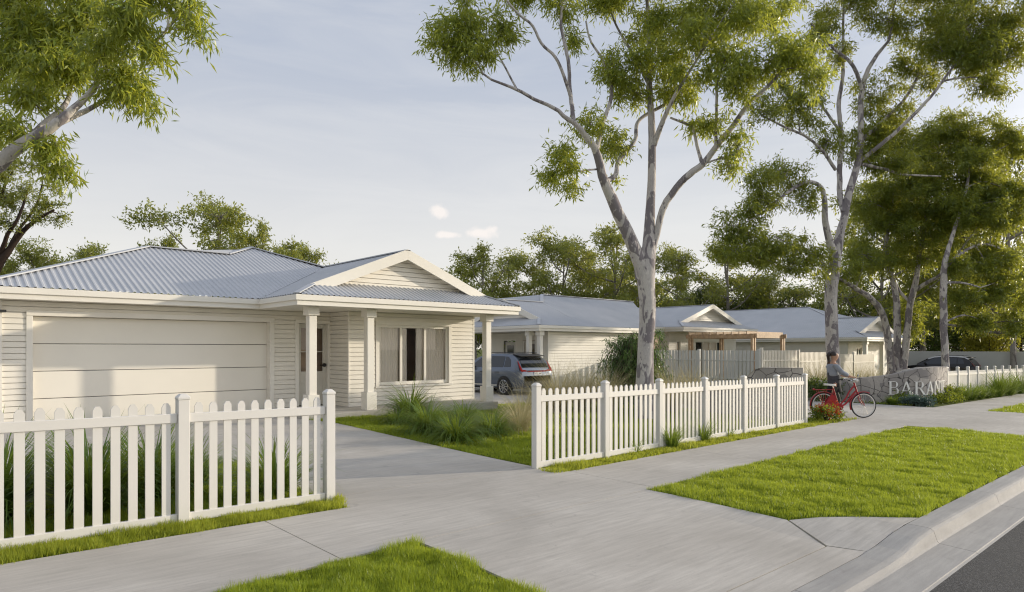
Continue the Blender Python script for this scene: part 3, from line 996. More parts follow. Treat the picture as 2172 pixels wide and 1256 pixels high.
# ---- house 2: its gable faces the driveway on the left (local -y = towards -x of the street)
def second_house():
    zf = 2.56 + .25
    hs = local_house('cottage', (18.8, 25.26, -.25), -math.pi / 2, 'second cottage behind the parked silver car, its long side wall sunlit above dry grass')
    root = hs['root']; B = lambda mb, n, m, p=root, **k: mb.build(n, G[m], p, origin=(0, 0, 0), **k)
    W = 6.16; m = .4; xm = W / 2
    za = dutch_gable(hs, 0, W, 0, zf, m, pitch=.15)
    r = MB()
    rt = lambda x, y: zf + m * (W - x)
    ribroof(r, [(W, 0), (W, 8.0), (1.86, 11.85), (1.86, 4.45), (3.08, 3.23), (3.08, .72), (W - .72, .72)], rt, (0, 1))
    ribroof(r, [(0, 0), (.72, .72), (3.08, .72), (3.08, 3.23), (3.08, 8), (0, 8)], lambda x, y: zf + m * x, (0, 1))
    ribroof(r, [(3.08, 3.23), (1.86, 4.45), (-2, 4.45), (-2, 3.23)], lambda x, y: zf + m * 3.08 + .4 * (y - 3.23), (1, 0))
    ribroof(r, [(1.86, 4.45), (1.86, 11.85), (-2, 11.85), (-2, 4.45)], lambda x, y: rt(1.86, 0), (0, 1))
    rf = B(r, 'roof', 'roof_steel', recalc=False)
    c = []
    cap(c, (xm, .7, za + .02), (xm, 3.25, za + .02), .18, .03); cap(c, (3.08, 3.23, za + .02), (1.86, 4.45, rt(1.86, 0) + .03), .16, .03)
    cap(c, (1.86, 4.45, rt(1.86, 0) + .03), (1.86, 11.85, rt(1.86, 0) + .03), .18, .03)
    cap(c, (xm + .02, 3.2, za + .012), (W - .1, 3.0, zf + .055), .04, .012)
    cap(c, (W - .02, .02, zf + .025), (W - .72, .72, zf + m * .72 + .025), .14, .025)
    build_caps(c, B, rf)
    eaves(hs, [(0, 8), (0, 0), (W, 0), (W, 8.0)], zf, .24)
    s = MB(); s.box(.08, W - .08, .08, 2.3, zf - .225, zf - .19); s.box(W - .5, W - .08, 2.301, 8, zf - .225, zf - .19); B(s, 'soffit', 'soffit_paint')
    zb = zf - .225
    w = MB()
    board_wall(w, (W - .45, 1.0), (0, 1), 7.0, 0, zb, base=-.1)                    # long side facing the street
    board_wall(w, (W - 1.25, 1.0), (1, 0), .8, 0, zb, base=-.1)
    board_wall(w, (W - 1.25, 2.3), (0, -1), 1.3, 0, zb, base=-.1)
    board_wall(w, (.4, 2.3), (1, 0), W - 1.65, 0, zb, [(1.0, 1.85, -1, 2.2), (2.35, 4.2, .5, 2.2)], base=-.1)
    wl = B(w, 'wall', 'cream_paint', recalc=False)
    B(MB().box(W - .47, W - .425, .975, 1.02, 0, zb - .002), 'corner_trim', 'cream_trim', wl)
    B(MB().box(.5, W - .5, 4.6, 9, 0, zb), 'light_block', 'interior', wl)  # unseen filler box, added to stop light inside the house
    window(hs, 2.85, 4.5, 2.3, .55, 2.12, splits=(3.65,), curtains=((4.05, 4.5),), trim=.08)
    d = MB(); d.box(1.45, 2.2, 2.36, 2.41, .05, 2.15); B(d, 'front_door', 'door_paint', bevel=.01)
    B(MB().box(1.6, 2.05, 2.345, 2.358, .9, 2.0), 'door_glass', 'car_glass')
    column(hs, W - .3, .36, .0, zb); column(hs, W - .95, .36, .0, zb); column(hs, .3, .36, .0, zb)
    B(MB().box(.1, W - .1, .12, 2.5, -.3, .02), 'porch_floor', 'slab_concrete')
second_house()

# ---- house 3: gable faces the street, timber pergola in front
def third_house():
    zf = 2.8 + .35
    hs = local_house('cottage', (31.2, 20.35, -.35), 0, 'third cottage with a street-facing gable behind the timber pergola')
    root = hs['root']; B = lambda mb, n, m, p=root, **k: mb.build(n, G[m], p, origin=(0, 0, 0), **k)
    W = 8.4; m = .335; xm = W / 2
    za = dutch_gable(hs, 0, W, 0, zf, m, gb=.7, gw=1.1, pitch=.15)
    r = MB()
    lf = lambda x, y: zf + m * x
    ribroof(r, [(0, 0), (0, 1.25), (xm, 1.25 + xm * .84), (xm, 9), (xm, .7), (.7, .7)], lf, (0, 1))
    ribroof(r, [(0, 1.25), (xm, 1.25 + xm * .84), (xm, 9), (0, 9)], lf, (0, 1))
    ribroof(r, [(W, 0), (W - .7, .7), (xm, .7), (xm, 9), (W, 9)], lambda x, y: zf + m * (W - x), (0, 1))
    ribroof(r, [(-1.3, 1.25), (0, 1.25), (xm, 1.25 + xm), (-1.3, 1.25 + xm)], lambda x, y: zf + m * (y - 1.25), (1, 0))
    rf = B(r, 'roof', 'roof_steel', recalc=False)
    c = []; cap(c, (xm, .68, za + .02), (xm, 9, za + .02), .18, .03); cap(c, (.02, .02, zf + .025), (.7, .7, zf + .28 + .02), .14, .025); build_caps(c, B, rf)
    eaves(hs, [(-1.3, 1.25), (0, 1.25), (0, 0), (W, 0), (W, 9)], zf, .26)
    zb = zf - .245
    s = MB(); s.box(.08, W - .08, .08, 1.6, zb, zb + .03); s.box(-1.3, .079, 1.33, 1.9, zb, zb + .03); B(s, 'soffit', 'soffit_paint')
    w = MB()
    board_wall(w, (.45, 1.3), (1, 0), W - .9, 0, zb, [(.75, 1.25, .7, 2.45), (2.7, 6.1, .1, 2.45)], base=-.1)
    board_wall(w, (.45, 9), (0, -1), 7.7, 0, zb, base=-.1)
    board_wall(w, (W - .45, 1.3), (0, 1), 7.7, 0, zb, base=-.1)
    board_wall(w, (-1.3, 2.0), (1, 0), 1.74, 0, zb, base=-.1)
    B(w, 'wall', 'cream_paint', recalc=False)
    window(hs, 1.28, 1.62, 1.3, .8, 2.38, trim=.08)
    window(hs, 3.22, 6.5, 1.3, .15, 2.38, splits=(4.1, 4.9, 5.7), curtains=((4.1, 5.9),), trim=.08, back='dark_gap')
third_house()

# ---- house 4: far cottage, long roof along its left side
def fourth_house():
    zf = 2.27 + .6
    hs = local_house('cottage', (41.87, 14.68, -.6), 0, 'farthest cottage with a long blue-grey side roof behind the second gum tree')
    root = hs['root']; B = lambda mb, n, m, p=root, **k: mb.build(n, G[m], p, origin=(0, 0, 0), **k)
    W = 8.07; m = .335; xm = W / 2
    za = dutch_gable(hs, 0, W, 0, zf, m, gb=.7, gw=1.1, pitch=.16)
    r = MB(); lf = lambda x, y: zf + m * x
    ribroof(r, [(0, 0), (.7, .7), (xm, .7), (xm, 3.6), (7.1, 6.6), (7.1, 16.4), (0, 23)], lf, (0, 1))
    ribroof(r, [(W, 0), (W, 3.6), (xm, 3.6), (xm, .7), (W - .7, .7)], lambda x, y: zf + m * (W - x), (0, 1))
    ribroof(r, [(7.1, 6.6), (xm, 3.6), (10, 3.6)], lambda x, y: zf + m * 7.1 + m * (y - 6.6), (1, 0))
    ribroof(r, [(7.1, 6.6), (10, 3.6), (14, 3.6), (14, 16.4), (7.1, 16.4)], lambda x, y: zf + m * (14.2 - x), (0, 1))
    rf = B(r, 'roof', 'roof_steel', recalc=False)
    c = []; cap(c, (xm, .68, za + .02), (xm, 3.8, za + .02), .18, .03); cap(c, (7.1, 6.6, lf(7.1, 0) + .02), (7.1, 16.4, lf(7.1, 0) + .02), .18, .03)
    cap(c, (xm, 3.6, za + .02), (7.1, 6.6, lf(7.1, 0) + .02), .14, .03); build_caps(c, B, rf)
    eaves(hs, [(0, 23), (0, 0), (W, 0), (W, 3.6)], zf, .24)
    zb = zf - .225
    s = MB(); s.box(.08, W - .08, .08, 1.7, zb, zb + .03); s.box(.08, .6, 1.701, 23, zb, zb + .03); B(s, 'soffit', 'soffit_paint')
    w = MB()
    board_wall(w, (.5, 22), (0, -1), 20.7, 0, zb, [(6.2, 8.0, -1, 2.2), (10.2, 11.3, .6, 2.2)], base=-.1)
    board_wall(w, (.5, 1.3), (1, 0), W - 1.0, 0, zb, [(1.3, 2.3, -1, 2.3)], base=-.1)
    board_wall(w, (W - .5, 1.3), (0, 1), 3, 0, zb, base=-.1)
    B(w, 'wall', 'cream_paint', recalc=False)
    B(MB().box(.6, W - .6, 1.75, 20, 0, zb), 'light_block', 'dark_gap')  # dark solid filler added inside the walls to block light
    window(hs, 1.86, 2.74, 1.3, .1, 2.25, splits=(2.3,), trim=.08, room=False)
    B(MB().box(.49, .52, 14.05, 15.75, .0, 2.15), 'side_door', 'car_glass'); B(MB().box(.49, .52, 10.75, 11.75, .65, 2.15), 'side_window', 'car_glass')
    g = MB()
    for i in range(4): g.box(4.3, 7.2, 1.27, 1.30, .02 + i * .55, .54 + i * .55)
    B(g, 'garage_door', 'garage_paint')
    column(hs, 3.3, .3, 0, zb, .22); column(hs, .5, .3, 0, zb, .22)
fourth_house()

# ------------------------------------------------------------------ fences, pergola, stone walls
def post_mesh(mb, x, y, z0, z1, w=.10):
    h = w / 2; c = .028; e = .006
    mb.box(x - h, x + h, y - h, y + h, z0, z1 - .055)
    k = h + .004
    b = [(x - k, y - k), (x + k, y - k), (x + k, y + k), (x - k, y + k)]
    t = [(x - k + c, y - k + c), (x + k - c, y - k + c), (x + k - c, y + k - c), (x - k + c, y + k - c)]
    mb.add([(*p, z1 - .054) for p in b] + [(*p, z1 - .03) for p in b] + [(*p, z1) for p in t],
           [(0, 1, 2, 3), (0, 4, 5, 1), (1, 5, 6, 2), (2, 6, 7, 3), (3, 7, 4, 0), (4, 8, 9, 5), (5, 9, 10, 6), (6, 10, 11, 7), (7, 11, 8, 4), (8, 11, 10, 9)])

def picket_fence(pts, label, npick=10, loose=True, hpost=1.2):
    """square posts with chamfered caps, two rails, dog-eared pickets"""
    z = lambda x, y: float(gz(x, y))
    x0, y0 = pts[0]
    root = empty('picket_fence', (x0, y0, z(x0, y0)))
    tag(root, label, 'picket fence', 'white picket fences')
    for x, y in pts:
        mb = MB(); post_mesh(mb, x, y, z(x, y) - .15, z(x, y) + hpost)
        mb.build('post', G['white_vinyl'], root, bevel=.004, seg=1)
    proto = None
    for (xa, ya), (xb, yb) in zip(pts[:-1], pts[1:]):
        a = np.array([xa, ya, z(xa, ya)]); b = np.array([xb, yb, z(xb, yb)])
        d = (b - a); L = np.linalg.norm(d[:2]); u = d / L
        for zz, hh in ((.975, .085), (.045, .085)):
            MB().bar(a + u * .052 + [0, 0, zz], b - u * .052 + [0, 0, zz], .045, hh).build('rail', G['white_vinyl'], root, bevel=.004, seg=1)
        gap = (L - .10) / (npick + .35)
        one = MB()
        for i in range(npick):
            q = a + u * (.05 + gap * (i + .68))
            jz = random.uniform(-.003, .003)
            w = .073; t = .018; zt = 1.115 + jz; z0_ = .03
            prof = [(-w / 2, z0_), (w / 2, z0_), (w / 2, zt - .035), (w * .22, zt), (-w * .22, zt), (-w / 2, zt - .035)]
            pv = [(q[0] + u[0] * s + u[1] * o, q[1] + u[1] * s - u[0] * o, q[2] + h) for o in (t / 2, -t / 2) for s, h in prof]
            n = 6
            fs = [tuple(range(n)), tuple(range(2 * n - 1, n - 1, -1))] + [(k, k + n, (k + 1) % n + n, (k + 1) % n) for k in range(n)]
            if loose:
                MB().add(pv, fs).build('picket', G['white_vinyl'], root)
            else:
                one.add(pv, fs)
        if not loose: one.build('picket_panel', G['white_vinyl'], root)
    return root

picket_fence([(-2.66, 6.59), (-1.17, 6.59), (.33, 6.59), (1.83, 6.59), (3.30, 6.59)], 'nearest white picket fence at the left, in front of strappy plants and the garage')
picket_fence([(6.43, 6.58), (7.97, 6.62), (9.52, 6.70), (11.10, 6.78), (12.70, 6.85), (14.26, 6.90), (15.81, 6.95)], 'middle white picket fence in front of the nearest gum tree, ending beside the bicycle')
picket_fence([(28.5 + 1.46 * i, 7.24) for i in range(0, 13)], 'far white picket fence running right from the stone sign wall', 11, loose=False, hpost=1.28)

def batten_fence(name, runs, label, mat, bat=.085, gap=.035, hpost_up=.06):
    x0, y0 = runs[0][0]
    root = empty(name, (x0, y0, float(gz(x0, y0))))
    tag(root, label, 'fence')
    for (xa, ya), (xb, yb), zt, solid in runs:
        L = math.hypot(xb - xa, yb - ya); ux, uy = (xb - xa) / L, (yb - ya) / L
        z0 = float(gz((xa + xb) / 2, (ya + yb) / 2)) - .1
        mb = MB(); p = 0.06
        while p + bat < L - .03:
            mb.bar((xa + ux * (p + bat / 2), ya + uy * (p + bat / 2), z0 + .05), (xa + ux * (p + bat / 2), ya + uy * (p + bat / 2), zt), bat, .035, up=(-uy, ux, 0))
            p += bat + gap
        if solid:
            mb.bar((xa - uy * .03, ya + ux * .03, (z0 + zt) / 2), (xb - uy * .03, yb + ux * .03, (z0 + zt) / 2), .012, zt - z0 - .06)
        mb.build('batten_panel', G[mat], root)
        r = MB()
        for k in (.22, .62):
            zz = zt - (zt - z0) * k
            r.bar((xa, ya, zz), (xb, yb, zz), .075, .045)
        r.build('rail', G[mat], root)
        pm = MB(); pm.bar((xa, ya, z0 - .1), (xa, ya, zt + hpost_up), .11, .11, up=(1, 0, 0))
        pm.build('post', G[mat], root)
    return root
batten_fence('batten_fence', [((25.75, 13.2), (25.75, 16.0), 1.51, False), ((25.75, 16.0), (25.75, 18.8), 1.51, False), ((25.75, 18.8), (25.75, 21.8), 1.51, False)],
             'open batten fence coloured in shade grey beneath the timber pergola, left of the cream panels', 'fence_grey_and_shade', .12, .055)
batten_fence('batten_fence', [((25.85, 13.15), (29.27, 13.15), 1.51, True), ((29.27, 13.15), (32.5, 13.15), 1.42, True), ((32.5, 13.15), (35.6, 13.15), 1.31, True), ((35.6, 13.15), (38.6, 13.15), 1.28, True)],
             'cream stepped panel fence between the shade-grey battens and the farthest cottage', 'cream_fence_paint', .085, .05, .12)
batten_fence('boundary_fence', [((60, 5 + 5 * i), (60, 10 + 5 * i), 1.34 + .02 * i, True) for i in range(-2, 6)],
             'tall grey boundary fence behind the far dark car', 'fence_grey_and_shade', .16, .04, .05)

def pergola():
    g = float(gz(32, 17))
    root = empty('pergola', (31.2, 16.3, g))
    tag(root, 'timber pergola with double posts in front of the third cottage', 'pergola')
    zt = 2.28
    for x, y in ((31.2, 16.3), (34.4, 16.3), (31.2, 19.9), (34.4, 19.9)):
        mb = MB(); mb.box(x - .17, x - .05, y - .06, y + .06, g - .1, zt + .06); mb.box(x + .05, x + .17, y - .06, y + .06, g - .1, zt + .06)
        mb.build('post', G['timber'], root, bevel=.006, seg=1)
    for a, b in (((31.2, 16.1), (31.2, 20.2)), ((34.4, 16.1), (34.4, 20.2)), ((31.0, 16.3), (34.6, 16.3)), ((31.0, 19.9), (34.6, 19.9))):
        MB().bar((*a, zt - .04), (*b, zt - .04), .06, .22).build('beam', G['timber'], root, bevel=.005, seg=1)
    for i in range(9):
        y = 16.5 + i * .42
        MB().bar((30.9, y, zt + .11), (34.8, y, zt + .11), .045, .14).build('rafter', G['timber'], root)
pergola()

def curve_pts(ctrl, n):
    c = np.array(ctrl, float); m = len(c); out = []
    for k in np.linspace(0, m - 1, n):
        i = min(int(k), m - 2); f = k - i
        p0, p1, p2, p3 = c[max(i - 1, 0)], c[i], c[i + 1], c[min(i + 2, m - 1)]
        out.append(.5 * (2 * p1 + (p2 - p0) * f + (2 * p0 - 5 * p1 + 4 * p2 - p3) * f * f + (3 * p1 - p0 - 3 * p2 + p3) * f ** 3))
    return np.array(out)

def thick_wall(mb, pts, ztop, thick):
    """pts in plan, outward to the right; ztop per point"""
    n = len(pts); d = np.gradient(pts, axis=0); d /= np.linalg.norm(d, axis=1, keepdims=True)
    nn = np.stack([d[:, 1], -d[:, 0]], 1)
    vs = []
    for i in range(n):
        g = float(gz(*pts[i])) - .2
        a = pts[i]; b = pts[i] - nn[i] * thick
        vs += [(*a, g), (*a, ztop[i] - .012), (*(a - nn[i] * .012), ztop[i]), (*(b + nn[i] * .012), ztop[i]), (*b, ztop[i] - .012), (*b, g)]
    fs = []
    for i in range(n - 1):
        for j in range(6):
            j2 = (j + 1) % 6
            fs.append((i * 6 + j, (i + 1) * 6 + j, (i + 1) * 6 + j2, i * 6 + j2))
    fs += [tuple(range(6)), tuple((n - 1) * 6 + j for j in range(5, -1, -1))]
    mb.add(vs, fs)

WALL_C = [(24.9, 11.0, .34), (25.0, 9.9, .44), (25.1, 9.2, .53), (25.25, 8.6, .60), (25.45, 8.02, .70), (25.75, 7.55, .86), (26.1, 7.25, .93), (26.6, 7.1, .93), (27.1, 7.08, .93), (27.6, 7.12, .93), (28.05, 7.1, .93)]
def sign_wall():
    root = empty('sign_wall', (26.0, 8, float(gz(26.0, 8))))
    tag(root, 'curved crazy-paved stone entrance wall carrying metal lettering, behind the bicycle', 'sign wall')
    p = curve_pts(WALL_C, 48)
    mb = MB(); thick_wall(mb, p[:, :2], p[:, 2], .42)
    mb.build('stone_wall', G['crazy_stone'], root)
    # lettering: strokes as polygons on a unit-height grid, thick stems and hairlines with small serifs
    def box(x0, x1, y0, y1): return [(x0, y0), (x1, y0), (x1, y1), (x0, y1)]
    def bowl(cx, cy, rx, ry, wt, a0=-90, a1=90, n=12):
        o = []; i = []
        for k in range(n + 1):
            a = math.radians(a0 + (a1 - a0) * k / n)
            w = wt * (.25 + .75 * abs(math.cos(a)))
            o.append((cx + rx * math.cos(a), cy + ry * math.sin(a))); i.append((cx + (rx - w) * math.cos(a), cy + (ry - w * .35) * math.sin(a)))
        return [[o[k], o[k + 1], i[k + 1], i[k]] for k in range(n)]
    t = .045; S = .12
    A = [[(.0, 0), (.06, 0), (.36, 1), (.30, 1)], [(.28, 1), (.38, 1), (.68, 0), (.53, 0)], box(.13, .52, .28, .28 + t), box(-.06, .14, 0, .04), box(.45, .76, 0, .04)]
    stem = [box(.06, .06 + S, 0, 1), box(0, .25, 0, .04), box(0, .25, .96, 1)]
    L = {
        'B': (.62, stem + [box(.18, .36, 1 - t, 1), box(.18, .36, .52, .52 + t), box(.18, .36, 0, t)] + bowl(.34, .77, .22, .23, .11) + bowl(.36, .275, .25, .275, .12)),
        'A': (.72, A),
        'R': (.70, stem + [box(.18, .36, 1 - t, 1), box(.18, .36, .50, .50 + t), [(.30, .5), (.42, .5), (.74, 0), (.58, 0)]] + bowl(.34, .76, .24, .25, .11)),
        'N': (.80, [box(.06, .10, 0, 1), [(.04, 1), (.18, 1), (.74, 0), (.68, 0)], box(.68, .72, 0, 1), box(-.02, .18, 0, .04), box(.60, .80, .96, 1)]),
        'T': (.66, [box(.27, .27 + S, 0, 1), box(0, .66, .955, 1), box(0, .04, .82, .96), box(.62, .66, .82, .96), box(.18, .48, 0, .04)]),
        'E': (.58, stem + [box(.18, .52, .955, 1), box(.18, .44, .48, .48 + t), box(.18, .55, 0, t), box(.49, .52, .84, .96), box(.51, .55, .04, .18)]),
    }
    path = curve_pts(WALL_C, 400); xy = path[:, :2]
    seg = np.concatenate([[0], np.cumsum(np.linalg.norm(np.diff(xy, axis=0), axis=1))])
    dd = np.gradient(xy, axis=0); dd /= np.linalg.norm(dd, axis=1, keepdims=True); nn = np.stack([dd[:, 1], -dd[:, 0]], 1)
    def place(a, z, o):
        x = np.interp(a, seg, xy[:, 0]) + np.interp(a, seg, nn[:, 0]) * o; y = np.interp(a, seg, xy[:, 1]) + np.interp(a, seg, nn[:, 1]) * o
        return (x, y, z)
    # start where the photograph's first letter stands
    st = seg[np.argmin(np.abs((xy[:, 0] * E1[0] + xy[:, 1] * E2[0]) - (1884 - 1086) / FPX * (xy[:, 0] * E1[1] + xy[:, 1] * E2[1])))]
    mb = MB(); a = st; hgt = .47; zb = -.03; wd = .52
    for ch in 'BARANTE':
        w, polys = L[ch]
        for pl in polys:
            n = len(pl)
            v = [place(a + x * wd, zb + y * hgt, .05) for x, y in pl] + [place(a + x * wd, zb + y * hgt, .012) for x, y in pl]
            mb.add(v, [tuple(range(n)), tuple(range(2 * n - 1, n - 1, -1))] + [(i, i + n, (i + 1) % n + n, (i + 1) % n) for i in range(n)])
        a += (w + .10) * wd
    mb.build('lettering', G['letter_metal'], root)
sign_wall()
def short_wall():
    root = empty('stone_wall', (16.8, 8.5, float(gz(16.8, 8.5))))
    tag(root, 'short dark stone entrance wall showing just above the middle picket fence', 'stone wall')
    p = curve_pts([(16.78, 10.2, .35), (16.72, 9.0, .66), (16.72, 8.45, 1.06), (16.78, 8.0, 1.09), (16.98, 7.5, 1.10)], 24)
    mb = MB(); thick_wall(mb, p[:, :2], p[:, 2], -.4)
    mb.build('stone_face', G['crazy_stone'], root)
short_wall()

# ------------------------------------------------------------------ trees
def leaf_cloud(cent, rad, n, L, W, rng, droop=.6, sprig=7, shell=.5):
    """lanceolate leaves on short sprigs spread through ellipsoids; returns quads (n,4,3) and tones"""
    k = len(cent)
    ns = max(1, n // sprig)
    w = np.prod(rad, axis=1) ** .62; w /= w.sum()
    idx = rng.choice(k, ns, p=w)
    d = rng.normal(size=(ns, 3)); d /= np.linalg.norm(d, axis=1, keepdims=True)
    r = rng.random(ns) ** shell
    O = cent[idx] + d * rad[idx] * r[:, None]
    ax = d * .8 + rng.normal(size=(ns, 3)) * .6; ax[:, 2] -= .15
    ax /= np.linalg.norm(ax, axis=1, keepdims=True)
    o = np.repeat(O, sprig, 0); a = np.repeat(ax, sprig, 0)
    t = np.tile(np.linspace(-.5, .8, sprig), ns)[:, None]
    n = len(o)
    base = o + a * t * L * 2.0 + rng.normal(size=(n, 3)) * L * .12
    dr = a * .55 + rng.normal(size=(n, 3)) * .55; dr[:, 2] -= droop * rng.uniform(.4, 1.5, n)
    dr /= np.linalg.norm(dr, axis=1, keepdims=True)
    sd = np.cross(dr, rng.normal(size=(n, 3))); sd /= np.linalg.norm(sd, axis=1, keepdims=True)
    ll = (L * rng.uniform(.65, 1.2, n))[:, None]; ww = (W * rng.uniform(.7, 1.2, n))[:, None]
    bend = np.cross(dr, sd) * ll * rng.uniform(-.12, .12, n)[:, None]
    V = np.stack([base, base + dr * ll * .45 + sd * ww * .5 + bend, base + dr * ll, base + dr * ll * .45 - sd * ww * .5 + bend], 1)
    tone = np.clip(np.repeat(rng.normal(.45, .18, ns), sprig) + rng.normal(0, .16, n), 0, 1)
    return V, tone

def smooth_path(p, r, n):
    q = curve_pts(np.column_stack([p, r]), n)
    return q[:, :3], np.maximum(q[:, 3], .003)

def make_tree(name, label, cat, base, branches, clumps, mats, leaf=(.15, .03), nleaf=20000, sub=9, droop=.6, group=None, seed=1, twig_r=.012, shell=.55, subr=.31, sides=10):
    """branches: lists of (x,y,z,r); clumps: (cx,cy,cz,rx,ry,rz) in world metres"""
    rng = np.random.default_rng(seed)
    root = empty(name, base)
    tag(root, label, cat, group)
    mb = MB(); sk = []
    for b in branches:
        b = np.array(b, float)
        n = max(6, int(np.linalg.norm(np.diff(b[:, :3], axis=0), axis=1).sum() / max(.12, b[0, 3] * 1.5)))
        n = min(n, 70)
        p, r = smooth_path(b[:, :3], b[:, 3], n)
        p = p + rng.normal(size=p.shape) * r[:, None] * .06
        mb.tube(p, r, sides if b[0, 3] > .04 else 6, jitter=.05)
        sk.append(np.column_stack([p, r]))
    SKL = np.concatenate(sk)
    C = []; R = []; tw = MB()
    for c in clumps:
        c = np.array(c, float); cc = c[:3]; rr = c[3:6]
        d = np.linalg.norm(SKL[:, :3] - cc, axis=1) + np.maximum(0, SKL[:, 2] - cc[2]) * .6
        near = SKL[np.argmin(d)]
        a = near[:3]; L = np.linalg.norm(cc - a)
        if L > .1:
            mid = (a + cc) / 2 + rng.normal(size=3) * L * .08 + [0, 0, L * .06]
            r0 = min(near[3] * .7, twig_r * (1.5 + L * .9))
            p, r = smooth_path(np.array([a, mid, cc]), np.array([r0, r0 * .75, r0 * .4]), 9)
            tw.tube(p, r, 4, caps=False)
        m = max(3, int(sub))
        dd = rng.normal(size=(m, 3)); dd /= np.linalg.norm(dd, axis=1, keepdims=True)
        q = cc + dd * rr * (rng.random(m) ** .45)[:, None] * .85
        for x in q:
            C.append(x); R.append(rr * subr * rng.uniform(.65, 1.25) * np.array([1, 1, .85]))
            s = cc + (x - cc) * .05
            md = (s + x) / 2 + rng.normal(size=3) * np.linalg.norm(x - cc) * .12
            p, r = smooth_path(np.array([s, md, x]), np.array([twig_r * .7, twig_r * .5, twig_r * .25]), 5)
            tw.tube(p, r, 4, caps=False)
    trunk = mb.build('trunk', G[mats[0]], root, smooth=True, recalc=False)
    V, tone = leaf_cloud(np.array(C), np.array(R), nleaf, leaf[0], leaf[1], rng, droop, shell=shell)
    n = len(V)
    LV = V.reshape(-1, 3); LF = np.arange(4 * n).reshape(n, 4)
    TV = np.array(tw.v).reshape(-1, 3); TF = np.array(tw.f, int).reshape(-1, 4)
    cr = bulk('crown', np.concatenate([LV, TV]), np.concatenate([LF, TF + len(LV)]), G[mats[1]], np.concatenate([tone, np.zeros(len(TF))]), root)
    cr.data.materials.append(G[mats[0]])
    cr.data.polygons.foreach_set("material_index", np.concatenate([np.zeros(n, np.int32), np.ones(len(TF), np.int32)]))
    return root

def px_branch(pts, Y0, rng=None, slim=.9):
    """pts: (u, v, width in photo px, depth offset) -> (x,y,z,r)"""
    out = []
    for u, v, w, dy in pts:
        Y = Y0 + dy
        out.append((*at(u, v, Y), w * (slim if w < 24 else 1) * Y / FPX / 2))
    return out
def px_clump(u, v, ru, rv, dy, Y0, depth=None):
    Y = Y0 + dy
    k = Y / FPX
    rx = ru * k; rz = rv * k
    return (*at(u, v, Y), rx, rx if depth is None else depth, rz)

